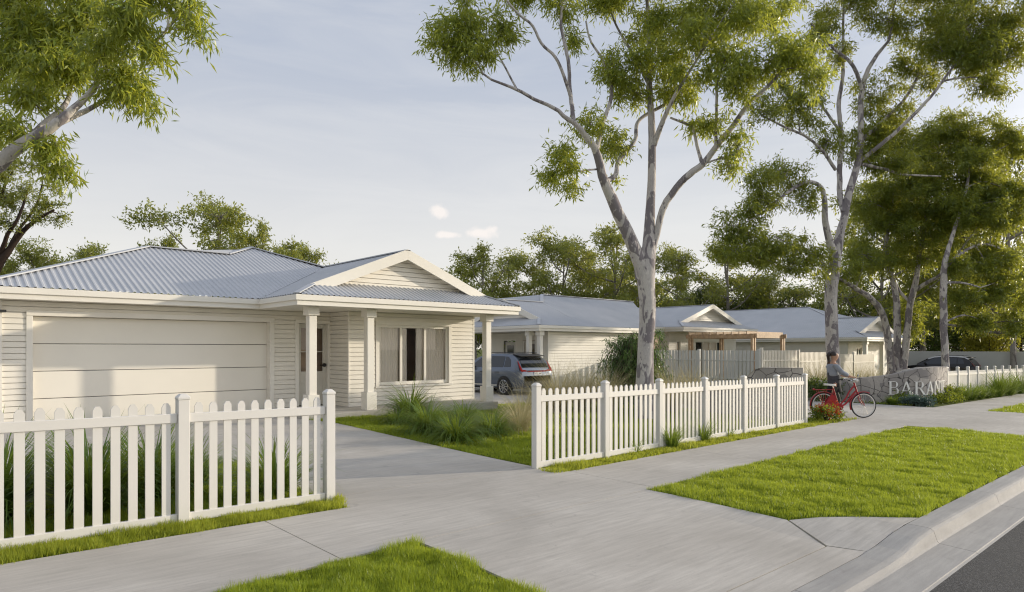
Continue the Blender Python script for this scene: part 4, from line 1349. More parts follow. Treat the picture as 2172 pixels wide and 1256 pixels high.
def gum_one():
    Y = 16.4; zb = float(gz(13.6, 9.9)); vb = 739 + (H - zb) * FPX / Y
    B = [
        [(1372, vb + 4, 56, 0), (1370, vb - 30, 44, 0), (1366, 812, 38, 0), (1369, 750, 34, 0), (1372, 698, 33, 0), (1373, 645, 34, 0), (1371, 610, 36, 0), (1370, 560, 40, 0), (1378, 513, 27, .05), (1380, 446, 22, .1), (1382, 379, 19, .2), (1384, 312, 18, .3), (1382, 250, 16, .4), (1377, 187, 14, .5), (1377, 110, 11, .6), (1374, 45, 8, .7), (1370, -60, 6, .8), (1366, -130, 3, .9)],
        [(1364, 590, 30, 0), (1352, 545, 29, -.1), (1324, 478, 26, -.2), (1299, 424, 24, -.3), (1281, 384, 22, -.4), (1272, 348, 20, -.5), (1263, 317, 17, -.6), (1239, 285, 14, -.8), (1217, 259, 12, -.9), (1199, 250, 10, -1), (1181, 232, 9, -1.1), (1136, 212, 8, -1.2), (1096, 190, 7.5, -1.4), (1061, 176, 6, -1.5), (1029, 161, 5, -1.6), (1007, 129, 4, -1.7), (980, 108, 3, -1.7)],
        [(1217, 259, 11, -.9), (1211, 212, 9.5, -.8), (1208, 178, 9, -.7), (1206, 134, 8.5, -.7), (1198, 94, 8, -.6), (1190, 53, 7, -.6), (1192, 0, 6, -.5), (1186, -70, 4, -.4)],
        [(1210, 205, 8, -.8), (1194, 156, 7.5, -1), (1177, 120, 7, -1.1), (1150, 94, 6.5, -1.2), (1128, 53, 6, -1.3), (1101, 31, 5.5, -1.4), (1074, 0, 5, -1.5), (1040, -50, 3, -1.6)],
        [(1096, 190, 5, -1.4), (1074, 147, 4.5, -1.2), (1047, 98, 4, -1.1), (1043, 75, 3, -1)],
        [(1264, 319, 13, -.6), (1272, 290, 11, -.4), (1281, 254, 10, -.2), (1295, 214, 9, 0), (1296, 178, 8, .1), (1279, 129, 6.5, .2), (1252, 85, 5, .3), (1243, 45, 4, .3)],
        [(1281, 388, 13, -.4), (1306, 370, 11, 0), (1311, 343, 10, .2), (1333, 317, 9.5, .4), (1348, 294, 9, .5), (1351, 263, 9, .6), (1368, 245, 8, .7), (1409, 223, 7.5, .9), (1440, 203, 6.5, 1.2), (1484, 178, 5, 1.5)],
        [(1270, 359, 5, -.4), (1245, 361, 4.5, -.8), (1230, 363, 4, -1), (1195, 355, 3, -1.2)],
        [(1386, 309, 14, .3), (1402, 268, 12, .1), (1417, 232, 10, -.1), (1435, 196, 8, -.3), (1470, 140, 6, -.5), (1500, 90, 4, -.6)],
        [(1381, 535, 21, .05), (1393, 495, 16, 0), (1409, 437, 16, -.1), (1440, 392, 16, -.2), (1470, 364, 16, -.3), (1491, 348, 15, -.3), (1522, 308, 14, -.3), (1558, 263, 12, -.4), (1589, 218, 10, -.5), (1625, 187, 8, -.6), (1674, 134, 5, -.8)],
        [(1489, 345, 9, -.3), (1478, 308, 7.5, -.1), (1470, 272, 7, 0), (1453, 262, 6, .1), (1422, 250, 5, .3)],
        [(1518, 308, 8, -.3), (1520, 232, 7, -.5), (1522, 178, 5.5, -.7), (1540, 120, 4, -.9)],
        [(1500, 345, 5, -.3), (1540, 332, 4, -.5), (1562, 326, 3, -.6)],
        [(1377, 180, 9, .5), (1345, 120, 7, .8), (1310, 60, 5, 1.1), (1290, 10, 4, 1.2)],
    ]
    cl = [(985, 55, 78, 58, -1.6), (940, 95, 48, 40, -1.7), (1010, 110, 60, 45, -1.6), (1062, 60, 45, 45, -1.2), (1190, 5, 55, 30, -.5), (1215, 82, 26, 30, -.3), (1290, 12, 85, 38, 1.1), (1300, 140, 40, 45, .2), (1290, 165, 35, 30, 0),
          (1250, 262, 40, 42, -.5), (1300, 310, 40, 42, .3), (1200, 330, 42, 42, -1.2), (1175, 375, 38, 34, -1.2), (1215, 400, 28, 18, -1.0), (1305, 378, 14, 10, .3), (1400, 120, 85, 70, .4), (1345, 195, 45, 42, .6), (1480, 110, 78, 78, -.5), (1440, 185, 62, 45, .3), (1390, 50, 90, 60, .8), (1540, 130, 62, 70, -.8),
          (1560, 195, 45, 42, -.5), (1630, 125, 70, 55, -.7), (1690, 110, 70, 48, -.8), (1590, 50, 75, 55, -.4), (1500, 20, 90, 50, .2), (1520, 260, 40, 30, -.3), (1565, 310, 34, 36, -.5), (1735, 165, 40, 40, -.8), (1470, 262, 25, 16, 0), (1545, 350, 28, 30, -.5), (1630, 30, 60, 50, .2),
          (1120, -50, 90, 40, -1), (1300, -90, 120, 60, .4), (1460, -80, 130, 60, .3), (1620, -60, 100, 60, 0)]
    make_tree('gum_tree', 'tallest foreground gum tree with mottled grey trunk forking above the middle picket fence', 'tree', (13.57, 9.85, zb), [px_branch(b, Y) for b in B],
              [px_clump(*c, Y) for c in cl], ('gum_bark', 'gum_leaf'), (.17, .034), 58000, 15, .65, 'gum trees along the front gardens', seed=3, twig_r=.011)
gum_one()

def gum_two():
    Y = 29.; p = at(1766, 800, Y); zb = float(gz(p[0], p[1])); vb = 739 + (H - zb) * FPX / Y
    B = [
        [(1770, vb + 4, 40, 0), (1768, 800, 29, 0), (1767, 744, 27, 0), (1765, 703, 26, 0), (1762, 636, 25, 0), (1766, 589, 26, 0), (1772, 545, 24, 0), (1781, 500, 20, 0), (1790, 468, 18, 0), (1799, 415, 17, .1), (1817, 357, 16, .2), (1826, 308, 14, .3), (1826, 254, 13, .4), (1828, 187, 12, .5), (1850, 130, 9, .6), (1888, 80, 6, .8), (1895, 20, 4, .9)],
        [(1772, 545, 20, 0), (1761, 517, 17, -.2), (1750, 468, 14, -.4), (1749, 428, 12, -.5), (1741, 397, 10, -.6), (1719, 386, 9, -.9), (1696, 392, 8, -1.2), (1656, 419, 6, -1.7), (1625, 446, 5, -2), (1580, 473, 3, -2.3)],
        [(1790, 450, 14, 0), (1782, 415, 13, .3), (1781, 357, 12, .5), (1785, 290, 11, .7), (1779, 223, 10, .9), (1788, 156, 8, 1), (1788, 67, 6, 1.2), (1790, 0, 4, 1.3)],
        [(1772, 360, 8, .4), (1745, 321, 7, 0), (1710, 290, 6, -.4), (1661, 268, 5, -.8), (1616, 245, 3, -1)],
        [(1779, 275, 7, .7), (1745, 227, 6, .5), (1719, 187, 5, .3), (1690, 140, 3, .2)],
        [(1828, 190, 9, .5), (1808, 138, 8, .2), (1763, 98, 6, 0), (1720, 50, 4, -.2)],
        [(1830, 296, 9, .3), (1875, 254, 8, .6), (1919, 210, 7, .9), (1950, 152, 6, 1.2), (1955, 100, 4, 1.4)],
        [(1826, 340, 10, .2), (1884, 294, 9, -.2), (1941, 241, 8, -.6), (1982, 196, 7, -.9), (2004, 165, 6, -1), (2040, 120, 4, -1.2)],
        [(2000, 172, 5, -1), (2040, 165, 4, -1.1), (2084, 165, 3, -1.2)],
        [(1828, 348, 8, .2), (1884, 361, 6, .8), (1915, 370, 5, 1.2), (1995, 374, 3.5, 2)],
        [(1755, 545, 6, -.1), (1725, 540, 5, -.8), (1680, 520, 4, -1.4), (1640, 500, 3, -1.8)],
    ]
    cl = [(1545, 480, 34, 48, -2.3), (1590, 500, 52, 38, -2.2), (1650, 525, 62, 36, -1.7), (1705, 530, 48, 40, -1), (1560, 520, 44, 30, -2.2), (1745, 560, 34, 40, -.6), (1620, 385, 46, 52, -1.6), (1665, 365, 55, 50, -1.2), (1620, 425, 40, 34, -1.9), (1700, 420, 35, 40, -.8), (1610, 235, 52, 40, -1), (1660, 205, 55, 45, -.6), (1700, 235, 50, 48, -.3),
          (1755, 300, 40, 36, .2), (1845, 200, 62, 50, .8), (1860, 290, 70, 55, .9), (1900, 340, 62, 40, 1), (1740, 60, 55, 52, .1), (1800, 20, 70, 50, 1), (1880, 40, 70, 52, .9), (1960, 50, 90, 60, 1.2), (2050, 60, 92, 66, -1), (2110, 120, 70, 60, -1.2), (2000, 110, 60, 42, -1), (2085, 178, 60, 38, -1.2), (2130, 40, 70, 60, -1),
          (1690, 120, 40, 38, .2), (1780, 120, 40, 40, 1), (1920, 130, 40, 30, 1.2), (1960, -50, 150, 70, .6), (2120, -50, 110, 60, -.5), (1780, -60, 110, 60, .6),
          (2040, 20, 80, 50, -.6), (2080, 110, 80, 60, -.8), (2140, 90, 50, 70, -.9), (2030, 90, 60, 50, -.8), (1560, 530, 60, 32, -2.2), (1680, 555, 60, 30, -1.2), (1610, 545, 60, 28, -1.8), (1590, 445, 44, 36, -2), (1890, 250, 60, 48, 1), (1830, 330, 60, 46, .9), (1960, 160, 50, 36, 1.2)]
    make_tree('gum_tree', 'second gum tree with pale twin-stemmed trunk directly behind the woman with the bicycle', 'tree', (p[0], p[1], zb), [px_branch(b, Y) for b in B],
              [px_clump(*c, Y) for c in cl], ('gum_bark', 'gum_leaf_deep'), (.20, .047), 104000, 16, .5, 'gum trees along the front gardens', seed=5, twig_r=.016)
gum_two()

def gum_three():
    Y = 33.5; p = at(1905, 790, Y); zb = float(gz(p[0], p[1])); vb = 739 + (H - zb) * FPX / Y
    B = [
        [(1906, vb + 6, 60, 0), (1906, 805, 52, 0), (1906, 785, 46, 0)],
        [(1893, 800, 20, 0), (1888, 760, 17, 0), (1881, 700, 16, -.2), (1868, 660, 15, -.4), (1845, 632, 13, -.7), (1815, 612, 11, -1), (1790, 596, 8, -1.4), (1765, 585, 5, -1.8)],
        [(1906, 800, 20, .1), (1903, 740, 17, .2), (1903, 690, 16, .2), (1901, 640, 15, .3), (1895, 600, 13, .4), (1885, 565, 11, .5), (1880, 520, 9, .6), (1888, 460, 7, .7), (1895, 400, 5, .8)],
        [(1914, 800, 18, 0), (1922, 720, 16, 0), (1930, 650, 15, 0), (1937, 618, 14, 0), (1945, 580, 12, 0), (1950, 540, 10, 0), (1962, 480, 8, .1), (1970, 420, 6, .2), (1990, 340, 4, .2)],
        [(1937, 618, 10, 0), (1965, 600, 9, -.4), (1995, 582, 7, -.8), (2030, 540, 5, -1.2), (2060, 500, 4, -1.5)],
        [(1930, 640, 7, 0), (1910, 620, 6, .3), (1895, 590, 4, .6)],
    ]
    cl = [(1900, 430, 90, 58, .8), (1960, 400, 100, 66, .4), (2020, 430, 95, 62, -.3), (2060, 380, 80, 60, -.8), (1990, 320, 92, 58, .3), (1920, 360, 75, 45, .6), (1860, 480, 70, 52, .6), (1940, 490, 100, 48, .2), (2030, 500, 80, 46, -1), (1830, 540, 60, 44, -.4), (1890, 545, 62, 40, .5), (1800, 575, 50, 32, -1.2), (2080, 310, 70, 52, -.6), (1975, 550, 60, 30, 0), (2050, 270, 60, 40, 0), (2100, 440, 50, 40, -1), (2120, 300, 60, 50, -1), (2000, 270, 70, 40, .2), (1900, 300, 60, 40, .6), (1850, 430, 60, 48, .5), (1990, 460, 110, 50, -.3), (1860, 560, 60, 34, .4), (1940, 690, 30, 40, .6), (1930, 655, 34, 26, 1)]
    make_tree('gum_tree', 'triple-stemmed gum tree with speckled trunks rising behind the stone sign wall', 'tree', (p[0], p[1], zb), [px_branch(b, Y) for b in B],
              [px_clump(*c, Y) for c in cl], ('gum_bark', 'gum_leaf_deep'), (.21, .052), 82000, 15, .4, 'gum trees along the front gardens', seed=11, twig_r=.018)
    Y = 31.; p = at(2006, 800, Y); zb = float(gz(p[0], p[1])); vb = 739 + (H - zb) * FPX / Y
    B = [[(2008, vb + 4, 24, 0), (2006, 780, 17, 0), (2003, 720, 16, 0), (2001, 660, 16, 0), (2001, 600, 15, 0), (2004, 560, 13, 0), (2014, 520, 10, .2), (2030, 470, 8, .4), (2050, 400, 6, .5), (2060, 330, 4, .6)],
         [(2003, 570, 10, 0), (2030, 545, 8, .2), (2060, 525, 6, .5), (2090, 518, 5, .8), (2130, 530, 3, 1)],
         [(2002, 600, 7, 0), (2040, 600, 5, -.3), (2080, 610, 4, -.6)]]
    cl = [(2060, 640, 70, 42, .4), (2110, 600, 66, 50, .4), (2090, 560, 60, 40, .6), (2140, 540, 60, 46, .8), (2060, 440, 70, 50, .4), (2120, 470, 60, 52, .6), (2075, 350, 60, 50, .6), (2130, 400, 50, 50, .6), (2035, 560, 40, 28, 0), (2150, 620, 40, 40, .6), (2085, 680, 60, 28, .2), (2150, 300, 40, 40, .8), (2155, 440, 40, 60, .8), (2150, 680, 50, 40, .5)]
    make_tree('gum_tree', 'slim single-trunk gum tree at the junction of stone wall and far picket fence', 'tree', (p[0], p[1], zb), [px_branch(b, Y) for b in B],
              [px_clump(*c, Y) for c in cl], ('gum_bark', 'gum_leaf_deep'), (.20, .052), 40000, 14, .4, 'gum trees along the front gardens', seed=13, twig_r=.016)
gum_three()

def corner_tree():
    Y = 7.6; x, y = -.9, 10.9; zb = float(gz(x, y))
    k = lambda u, v, w, dy: (*at(u, v, Y + dy), w * (Y + dy) / FPX / 2)
    B = [[(x, y, zb - .05, .22), (x + .02, y - .05, zb + 1.2, .17), (x + .1, y - .15, zb + 2.3, .15), k(-150, 440, 44, .3), k(-60, 385, 34, .15), k(0, 345, 28, 0), k(50, 305, 25, 0), k(100, 275, 21, 0), k(140, 245, 17, 0), k(175, 213, 13, .1), k(205, 180, 11, .3), k(240, 120, 8, .7), k(270, 40, 6, .9)],
         [k(120, 262, 16, 0), k(150, 248, 13, .2), k(185, 235, 10, .4), k(225, 212, 8, .5), k(265, 200, 5, .6), k(300, 205, 3, .7)],
         [k(60, 300, 16, 0), k(95, 262, 14, .3), k(135, 228, 11, .5), k(150, 190, 8, .8), k(160, 120, 6, 1)],
         [k(255, 100, 7, .8), k(260, 70, 6, .6), k(300, 20, 5, 0), k(310, -30, 4, .1)],
         [k(230, 140, 6, .6), k(320, 95, 5.5, .3), k(355, 60, 5, -.1), k(352, 20, 4, 0), k(335, -20, 3, 0)],
         [k(356, 62, 4, -.1), k(380, 35, 3, -.1), k(402, 18, 2, -.1)],
         [(x + .1, y - .15, zb + 2.3, .11), k(-120, 330, 30, .6), k(-60, 220, 22, .8), k(-10, 160, 16, .9), k(20, 110, 11, 1), k(40, 60, 7, 1)]]
    c = lambda u, v, ru, rv, dy: px_clump(u, v, ru, rv, dy, Y)
    cl = [c(60, 60, 95, 66, .9), (c(150, 90, 85, 60, .8)), c(40, 140, 75, 50, .8), c(130, 150, 75, 46, .5), c(220, 120, 62, 52, 0), c(255, 185, 58, 40, .2), c(300, 215, 38, 36, .6), c(190, 30, 80, 50, .6), c(280, 40, 58, 46, -.2), c(320, 100, 34, 40, -.2), c(405, 45, 28, 38, -.1), c(425, 75, 16, 22, -.1), c(395, 10, 36, 26, 0),
          c(60, 205, 60, 32, .3), c(25, 275, 45, 24, .1), c(110, 320, 45, 30, .1), c(130, 360, 34, 20, .2), c(20, 10, 70, 50, 1), c(310, 5, 60, 30, 0), c(-60, 100, 90, 70, 1), c(-50, 250, 60, 50, .6), c(120, -40, 130, 50, .8)]
    make_tree('gum_tree', 'leafy gum tree leaning into the top left corner of the view, trunk out of frame', 'tree', (x, y, zb), B, cl, ('gum_bark', 'gum_leaf'), (.135, .023), 27000, 18, .8, 'gum trees along the front gardens', seed=17, twig_r=.006)
corner_tree()

def left_back_tree():
    Y = 27.; p = at(-40, 739, Y); zb = float(gz(p[0], p[1]))
    k = lambda u, v, w, dy=0: (*at(u, v, Y + dy), w * (Y + dy) / FPX / 2)
    B = [[(p[0], p[1], zb, .25), k(-35, 640, 24), k(-10, 575, 18), k(20, 530, 13), k(50, 490, 10), k(80, 465, 7), k(115, 445, 4)],
         [k(-20, 590, 14), k(0, 545, 11), k(15, 500, 8, -.4), k(40, 460, 6, -.6), k(60, 400, 4, -.6)],
         [k(10, 545, 7, .3), k(35, 495, 6, .6), k(75, 440, 5, .8), k(90, 390, 3, .8)],
         [k(-30, 620, 12), k(-25, 520, 10), k(-5, 440, 7), k(15, 380, 5)]]
    c = lambda u, v, ru, rv, dy=0: px_clump(u, v, ru, rv, dy, Y)
    cl = [c(30, 355, 50, 34), c(95, 345, 42, 30, .6), c(60, 400, 50, 30, -.4), c(15, 420, 46, 32), c(105, 435, 42, 22, .6), c(75, 460, 40, 18, .2), c(20, 470, 36, 24, -.3), c(125, 460, 24, 14, .3), c(-40, 400, 60, 60), c(115, 395, 30, 22, .8)]
    make_tree('gum_tree', 'dark-branched gum with small leaf tufts at the left edge behind the garage', 'tree', (p[0], p[1], zb), B, cl, ('dark_bark', 'gum_leaf_far'), (.15, .045), 9000, 10, .2, seed=19, twig_r=.02, subr=.26)
left_back_tree()

# ---- trees beyond the houses: four grown shapes, each copied, turned and scaled
def grown_tree(name, mats, seed, h=12., spread=4.5, nleaf=9000, leaf=(.30, .11), layers=11, airy=.30, low=.35):
    rng = np.random.default_rng(seed)
    top = np.array([rng.normal(0, .4), rng.normal(0, .4), h * .95])
    tr = [(0, 0, -.2, .03 * h * .6), (.1 * rng.normal(), .1 * rng.normal(), h * .25, .022 * h * .6), (top[0] * .6, top[1] * .6, h * .55, .015 * h * .6), (*top, .004 * h)]
    B = [tr]; cl = []
    for i in range(layers):
        f = low + (1 - low) * (i + .5) / layers
        a = i * 2.4 + rng.normal() * .4
        r = spread * (1.15 - .75 * abs(f - .62) - .35 * max(0, f - .75)) * rng.uniform(.55, 1.1)
        if f > .9: r *= .35
        z0 = h * max(.2, f - .22)
        s = np.array([top[0] * f * .7, top[1] * f * .7, z0])
        e = np.array([math.cos(a) * r, math.sin(a) * r, h * f])
        m = (s + e) / 2 + [0, 0, -.04 * h]
        B.append([(*s, .011 * h * .6), (*m, .008 * h * .6), (*e, .003 * h)])
        rc = h * airy * .38 * rng.uniform(.7, 1.25)
        cl.append((*e, rc * 1.25, rc * 1.25, rc * .75))
        if rng.random() < .75: cl.append((*(e * .55 + s * .45 + [0, 0, .05 * h]), rc, rc, rc * .7))
    return make_tree(name, 'tree', 'tree', (0, 0, 0), B, cl, mats, leaf, nleaf, 9, .15, 'trees beyond the cottages', seed=seed, twig_r=.03, subr=.36, sides=7)
protos = [grown_tree('bush_tree', ('far_bark', 'gum_leaf_far'), 101, 12, 4.2, 12000, airy=.34),
          grown_tree('bush_tree', ('far_bark', 'gum_leaf_far'), 102, 12, 5.0, 14000, airy=.36, layers=13, low=.28),
          grown_tree('bush_tree', ('far_bark', 'gum_leaf_far'), 103, 12, 3.6, 8500, airy=.27, low=.42),
          grown_tree('bush_tree', ('dark_bark', 'dark_leaf'), 104, 10, 5.0, 12000, airy=.44, layers=13, low=.16)]
used = set()
def far_tree(kind, u, vtop, Y, label, sx=1.0, rz=0.0):
    p = at(u, vtop, Y); g = float(gz(p[0], p[1]))
    src = protos[kind]
    hp = 10. if kind == 3 else 12.
    o = src if kind not in used else copy_tree(src)
    used.add(kind)
    k = (p[2] - g) / hp
    o.location = (p[0], p[1], g); o.rotation_euler = (0, 0, rz); o.scale = (k * sx, k * sx, k)
    o['label'] = label
    return o
FT = [
    (1, 95, 532, 44, 'leafy tree just above the left slope of the garage roof', 1.0, .3), (0, 12, 560, 42, 'low tree at the left frame edge above the garage roof', .9, 1.2), (2, 182, 520, 50, 'thin flat-topped tree beside the left hip of the garage roof', 1.1, 2.2),
    (2, 340, 505, 52, 'small flat tree tip showing above the garage ridge', .8, .5), (1, 448, 436, 44, 'biggest tree behind the near cottage, above the dip between its two roof peaks', .95, 4.0), (0, 545, 482, 48, 'tree above the higher roof peak of the near cottage', .7, 1.0),
    (0, 612, 520, 50, 'tree on the right hip of the near cottage roof', .9, 2.0), (2, 655, 522, 52, 'small tuft tree right of the near cottage roof hip', .8, 3.0),
    (0, 1010, 528, 58, 'airy tree just right of the near porch gable', 1.0, .9), (1, 1075, 545, 62, 'broad yellowish tree left of the second cottage ridge', 1.0, 2.9), (1, 1185, 508, 60, 'dark round tree above the second cottage ridge', .9, 5.0), (0, 1240, 540, 66, 'tree between the round tree and the tallest tree behind the second cottage', 1.0, .2),
    (0, 1292, 486, 60, 'tallest tree behind the second cottage, left of the nearest gum trunk', 1.0, 1.7), (1, 1425, 535, 60, 'golden green tree right of the nearest gum trunk', .85, 3.6), (0, 1350, 545, 68, 'tree hidden behind the nearest gum trunk', 1.0, 2.4),
    (2, 1545, 528, 62, 'open-branched tree above the third cottage gable', 1.25, 4.4), (3, 1490, 605, 66, 'dark bushy tree left of the third cottage gable', 1.1, .6), (3, 1590, 580, 68, 'dark bushy tree right of the open-branched tree', 1.1, 2.1), (3, 1680, 610, 70, 'dark bushy tree left of the second gum trunk', 1.2, 3.3),
    (1, 1640, 600, 62, 'mid-green tree above the farthest cottage ridge', 1.0, .1), (3, 1790, 600, 66, 'dark bushy tree right of the second gum trunk', 1.2, 1.0), (3, 1980, 640, 68, 'dark bushy tree behind the boundary fence, left of the slim gum', 1.2, 5.0), (3, 2090, 560, 66, 'dark tall tree behind the yellow shrub', 1.1, .4), (3, 2165, 590, 62, 'dark tree at the right frame edge behind the boundary fence', 1.0, 2.7),
    (1, 2150, 300, 48, 'tall green tree at the right frame edge above the far picket fence', .75, 1.5), (0, 2120, 400, 56, 'tall tree half hidden behind the slim gum crown', .8, 3.1), (1, 1860, 420, 58, 'tree filling the gap behind the triple-stemmed gum', .9, 4.6), (0, 1960, 300, 62, 'tallest tree behind the triple-stemmed gum', .75, .7),
]
for f in FT: far_tree(f[0], f[1], f[2], f[3], f[4], f[5], f[6])

def far_wood():
    """the wood that closes the view: one mass nobody could count"""
    rng = np.random.default_rng(55)
    C = []; R = []
    for u in np.arange(900, 2500, 16.):
        Y = 80 + rng.uniform(-6, 10)
        hgt = rng.uniform(55, 120) * (1.05 if u > 1400 else 1.15)
        for j in range(4):
            v = 745 - hgt * rng.uniform(.1, 1.)
            C.append(at(u + rng.uniform(-14, 14), v, Y + rng.uniform(-4, 4))); R.append(np.array([1.6, 1.6, 1.2]) * rng.uniform(.7, 1.4))
    for u in np.arange(-700, 900, 26.):
        Y = 85 + rng.uniform(-6, 10)
        C.append(at(u, 745 - rng.uniform(20, 95), Y)); R.append(np.array([2.2, 2.2, 1.8]) * rng.uniform(.7, 1.3))
    V, tone = leaf_cloud(np.array(C), np.array(R), 80000, .45, .22, rng, .1, shell=.6)
    n = len(V)
    o = bulk('treeline', V.reshape(-1, 3), np.arange(4 * n).reshape(n, 4), G['dark_leaf'], tone)
    tag(o, 'distant dark wood closing the view behind the cottages', 'woodland', kind='stuff')
far_wood()

def weeping_bush():
    Y = 19.5; p = at(1345, 740, Y); zb = float(gz(p[0], p[1]))
    rng = np.random.default_rng(23)
    root = empty('weeping_shrub', (p[0], p[1], zb))
    tag(root, 'dark green weeping shrub directly behind the nearest gum trunk', 'shrub')
    mb = MB(); quads = []; tones = []
    for i in range(190):
        a = rng.uniform(0, 2 * np.pi); r = rng.uniform(.25, 1.2) * (1.0 if rng.random() < .85 else 1.2); hz = rng.uniform(1.1, 2.45) - .28 * r
        b = np.array([p[0], p[1], zb])
        top = b + [math.cos(a) * r * .55, math.sin(a) * r * .55, hz]
        end = b + [math.cos(a) * r, math.sin(a) * r, max(.25, hz - rng.uniform(.5, 1.5))]
        if rng.random() < .16: end = top + np.array([math.cos(a) * .45, math.sin(a) * .45, rng.uniform(.0, .35)])
        pts = curve_pts([b + [0, 0, .1], (b + top) / 2 + [0, 0, .2], top, (top + end) / 2 + [math.cos(a) * .12, math.sin(a) * .12, .05], end], 14)
        mb.tube(pts, np.linspace(.012, .003, 14), 4, caps=False)
        for q in range(5, 14):
            m = 6
            o = np.repeat(pts[q][None], m, 0) + rng.normal(size=(m, 3)) * .05
            d = rng.normal(size=(m, 3)) * .5 + [0, 0, -.8]; d /= np.linalg.norm(d, axis=1, keepdims=True)
            s = np.cross(d, rng.normal(size=(m, 3))); s /= np.linalg.norm(s, axis=1, keepdims=True)
            L = rng.uniform(.09, .17, m)[:, None]; W = .012
            quads.append(np.stack([o, o + d * L * .5 + s * W, o + d * L, o + d * L * .5 - s * W], 1)); tones.append(rng.random(m))
    mb.build('stems', G['dark_bark'], root, recalc=False)
    V = np.concatenate(quads); n = len(V)
    bulk('foliage', V.reshape(-1, 3), np.arange(4 * n).reshape(n, 4), G['weeping_leaf'], np.concatenate(tones), root)
weeping_bush()

def leafy_shrub(name, label, x, y, r, h, mat, n, leaf, cat='shrub', group=None, seed=1, stems=9, sub=12, sr=.36, z=None):
    rng = np.random.default_rng(seed)
    g = float(gz(x, y)) if z is None else z
    root = empty(name, (x, y, g)); tag(root, label, cat, group)
    mb = MB(); C = []; R = []
    for i in range(stems):
        a = 2 * np.pi * i / stems + rng.normal() * .3; q = r * rng.uniform(.2, .75)
        e = np.array([x + math.cos(a) * q, y + math.sin(a) * q, g + h * rng.uniform(.45, .92)])
        pts = curve_pts([(x, y, g - .03), ((x + e[0]) / 2, (y + e[1]) / 2, g + (e[2] - g) * .6), e], 6)
        mb.tube(pts, np.linspace(.012, .004, 6) * (1 + h), 4, caps=False)
        C.append(e); R.append(np.array([r, r, h * .5]) * sr * rng.uniform(.8, 1.3))
    for i in range(sub):
        d = rng.normal(size=3); d /= np.linalg.norm(d); d[2] = abs(d[2])
        C.append(np.array([x, y, g + h * .12]) + d * np.array([r, r, h * .85]) * rng.uniform(.5, .85)); R.append(np.array([r, r, h * .5]) * sr * rng.uniform(.6, 1.1))
    mb.build('stems', G['dark_bark'], root, recalc=False)
    V, tone = leaf_cloud(np.array(C), np.array(R), n, leaf[0], leaf[1], rng, .0, sprig=5)
    n = len(V)
    bulk('foliage', V.reshape(-1, 3), np.arange(4 * n).reshape(n, 4), G[mat], tone, root)
    return root
p = at(2098, 740, 52)
leafy_shrub('yellow_shrub', 'yellow-green shrub rising above the grey boundary fence behind the far car', p[0], p[1], 2.2, 4.2, 'yellow_leaf', 4200, (.26, .13), seed=31, sub=18)

# ------------------------------------------------------------------ strappy plants and ornamental grasses
def gat(u, v):
    """ground point under a photo pixel"""
    z = -.1
    for _ in range(12):
        Y = (H - z) * FPX / (v - 739.0)
        p = at(u, v, Y); z = float(gz(p[0], p[1]))
    return p[0], p[1]

def blades(x, y, g, n, L, width, rng, up=.9, arch=1.0, seg=5, rad=.08, ymin=None):
    a = rng.uniform(0, 2 * np.pi, n); r0 = rad * np.sqrt(rng.random(n))
    el = np.clip(rng.normal(up, .28, n), .25, 1.5)
    ln = L * rng.uniform(.55, 1.15, n); bendk = arch * rng.uniform(.5, 1.5, n)
    P = np.stack([x + np.cos(a) * r0, y + np.sin(a) * r0, np.full(n, g - .02)], 1)
    sd = np.stack([-np.sin(a), np.cos(a), np.zeros(n)], 1); sw = rng.normal(0, .25, n)
    V = np.empty((n, seg + 1, 2, 3)); w0 = width * rng.uniform(.7, 1.2, n)
    for k in range(seg + 1):
        f = k / seg
        w = w0 * (1 - f ** 1.6) * (.75 + .5 * min(1, f * 3)) + .0008
        V[:, k, 0] = P - sd * (w / 2)[:, None]; V[:, k, 1] = P + sd * (w / 2)[:, None]
        e = el - bendk * (f + .5 / seg) ** 1.4 * 1.5
        e = np.maximum(e, -1.35)
        aa = a + sw * f
        st = ln / seg
        P = P + np.stack([np.cos(aa) * np.cos(e) * st, np.sin(aa) * np.cos(e) * st, np.sin(e) * st], 1)
        P[:, 2] = np.maximum(P[:, 2], g + .005)
        if ymin is not None: P[:, 1] = np.maximum(P[:, 1], ymin + rng.uniform(0, .05, n))
    b = (np.arange(n)[:, None] * (seg + 1) + np.arange(seg)[None]) * 2
    b = b.ravel()
    F = np.stack([b, b + 1, b + 3, b + 2], 1)
    tone = np.repeat(np.clip(rng.normal(.45, .25, n), 0, 1), seg)
    return V.reshape(-1, 3), F, tone

def strap_plant(name, label, x, y, h, n, mat='strap_leaf', width=.014, group=None, seed=1, arch=1.0, up=1.05, cat='plant', rad=.10, seg=5, ymin=None):
    rng = np.random.default_rng(seed)
    V, F, t = blades(x, y, float(gz(x, y)), n, h * 1.45, width, rng, up, arch, seg, rad, ymin)
    o = bulk(name, V, F, G[mat], t)
    return tag(o, label, cat, group)

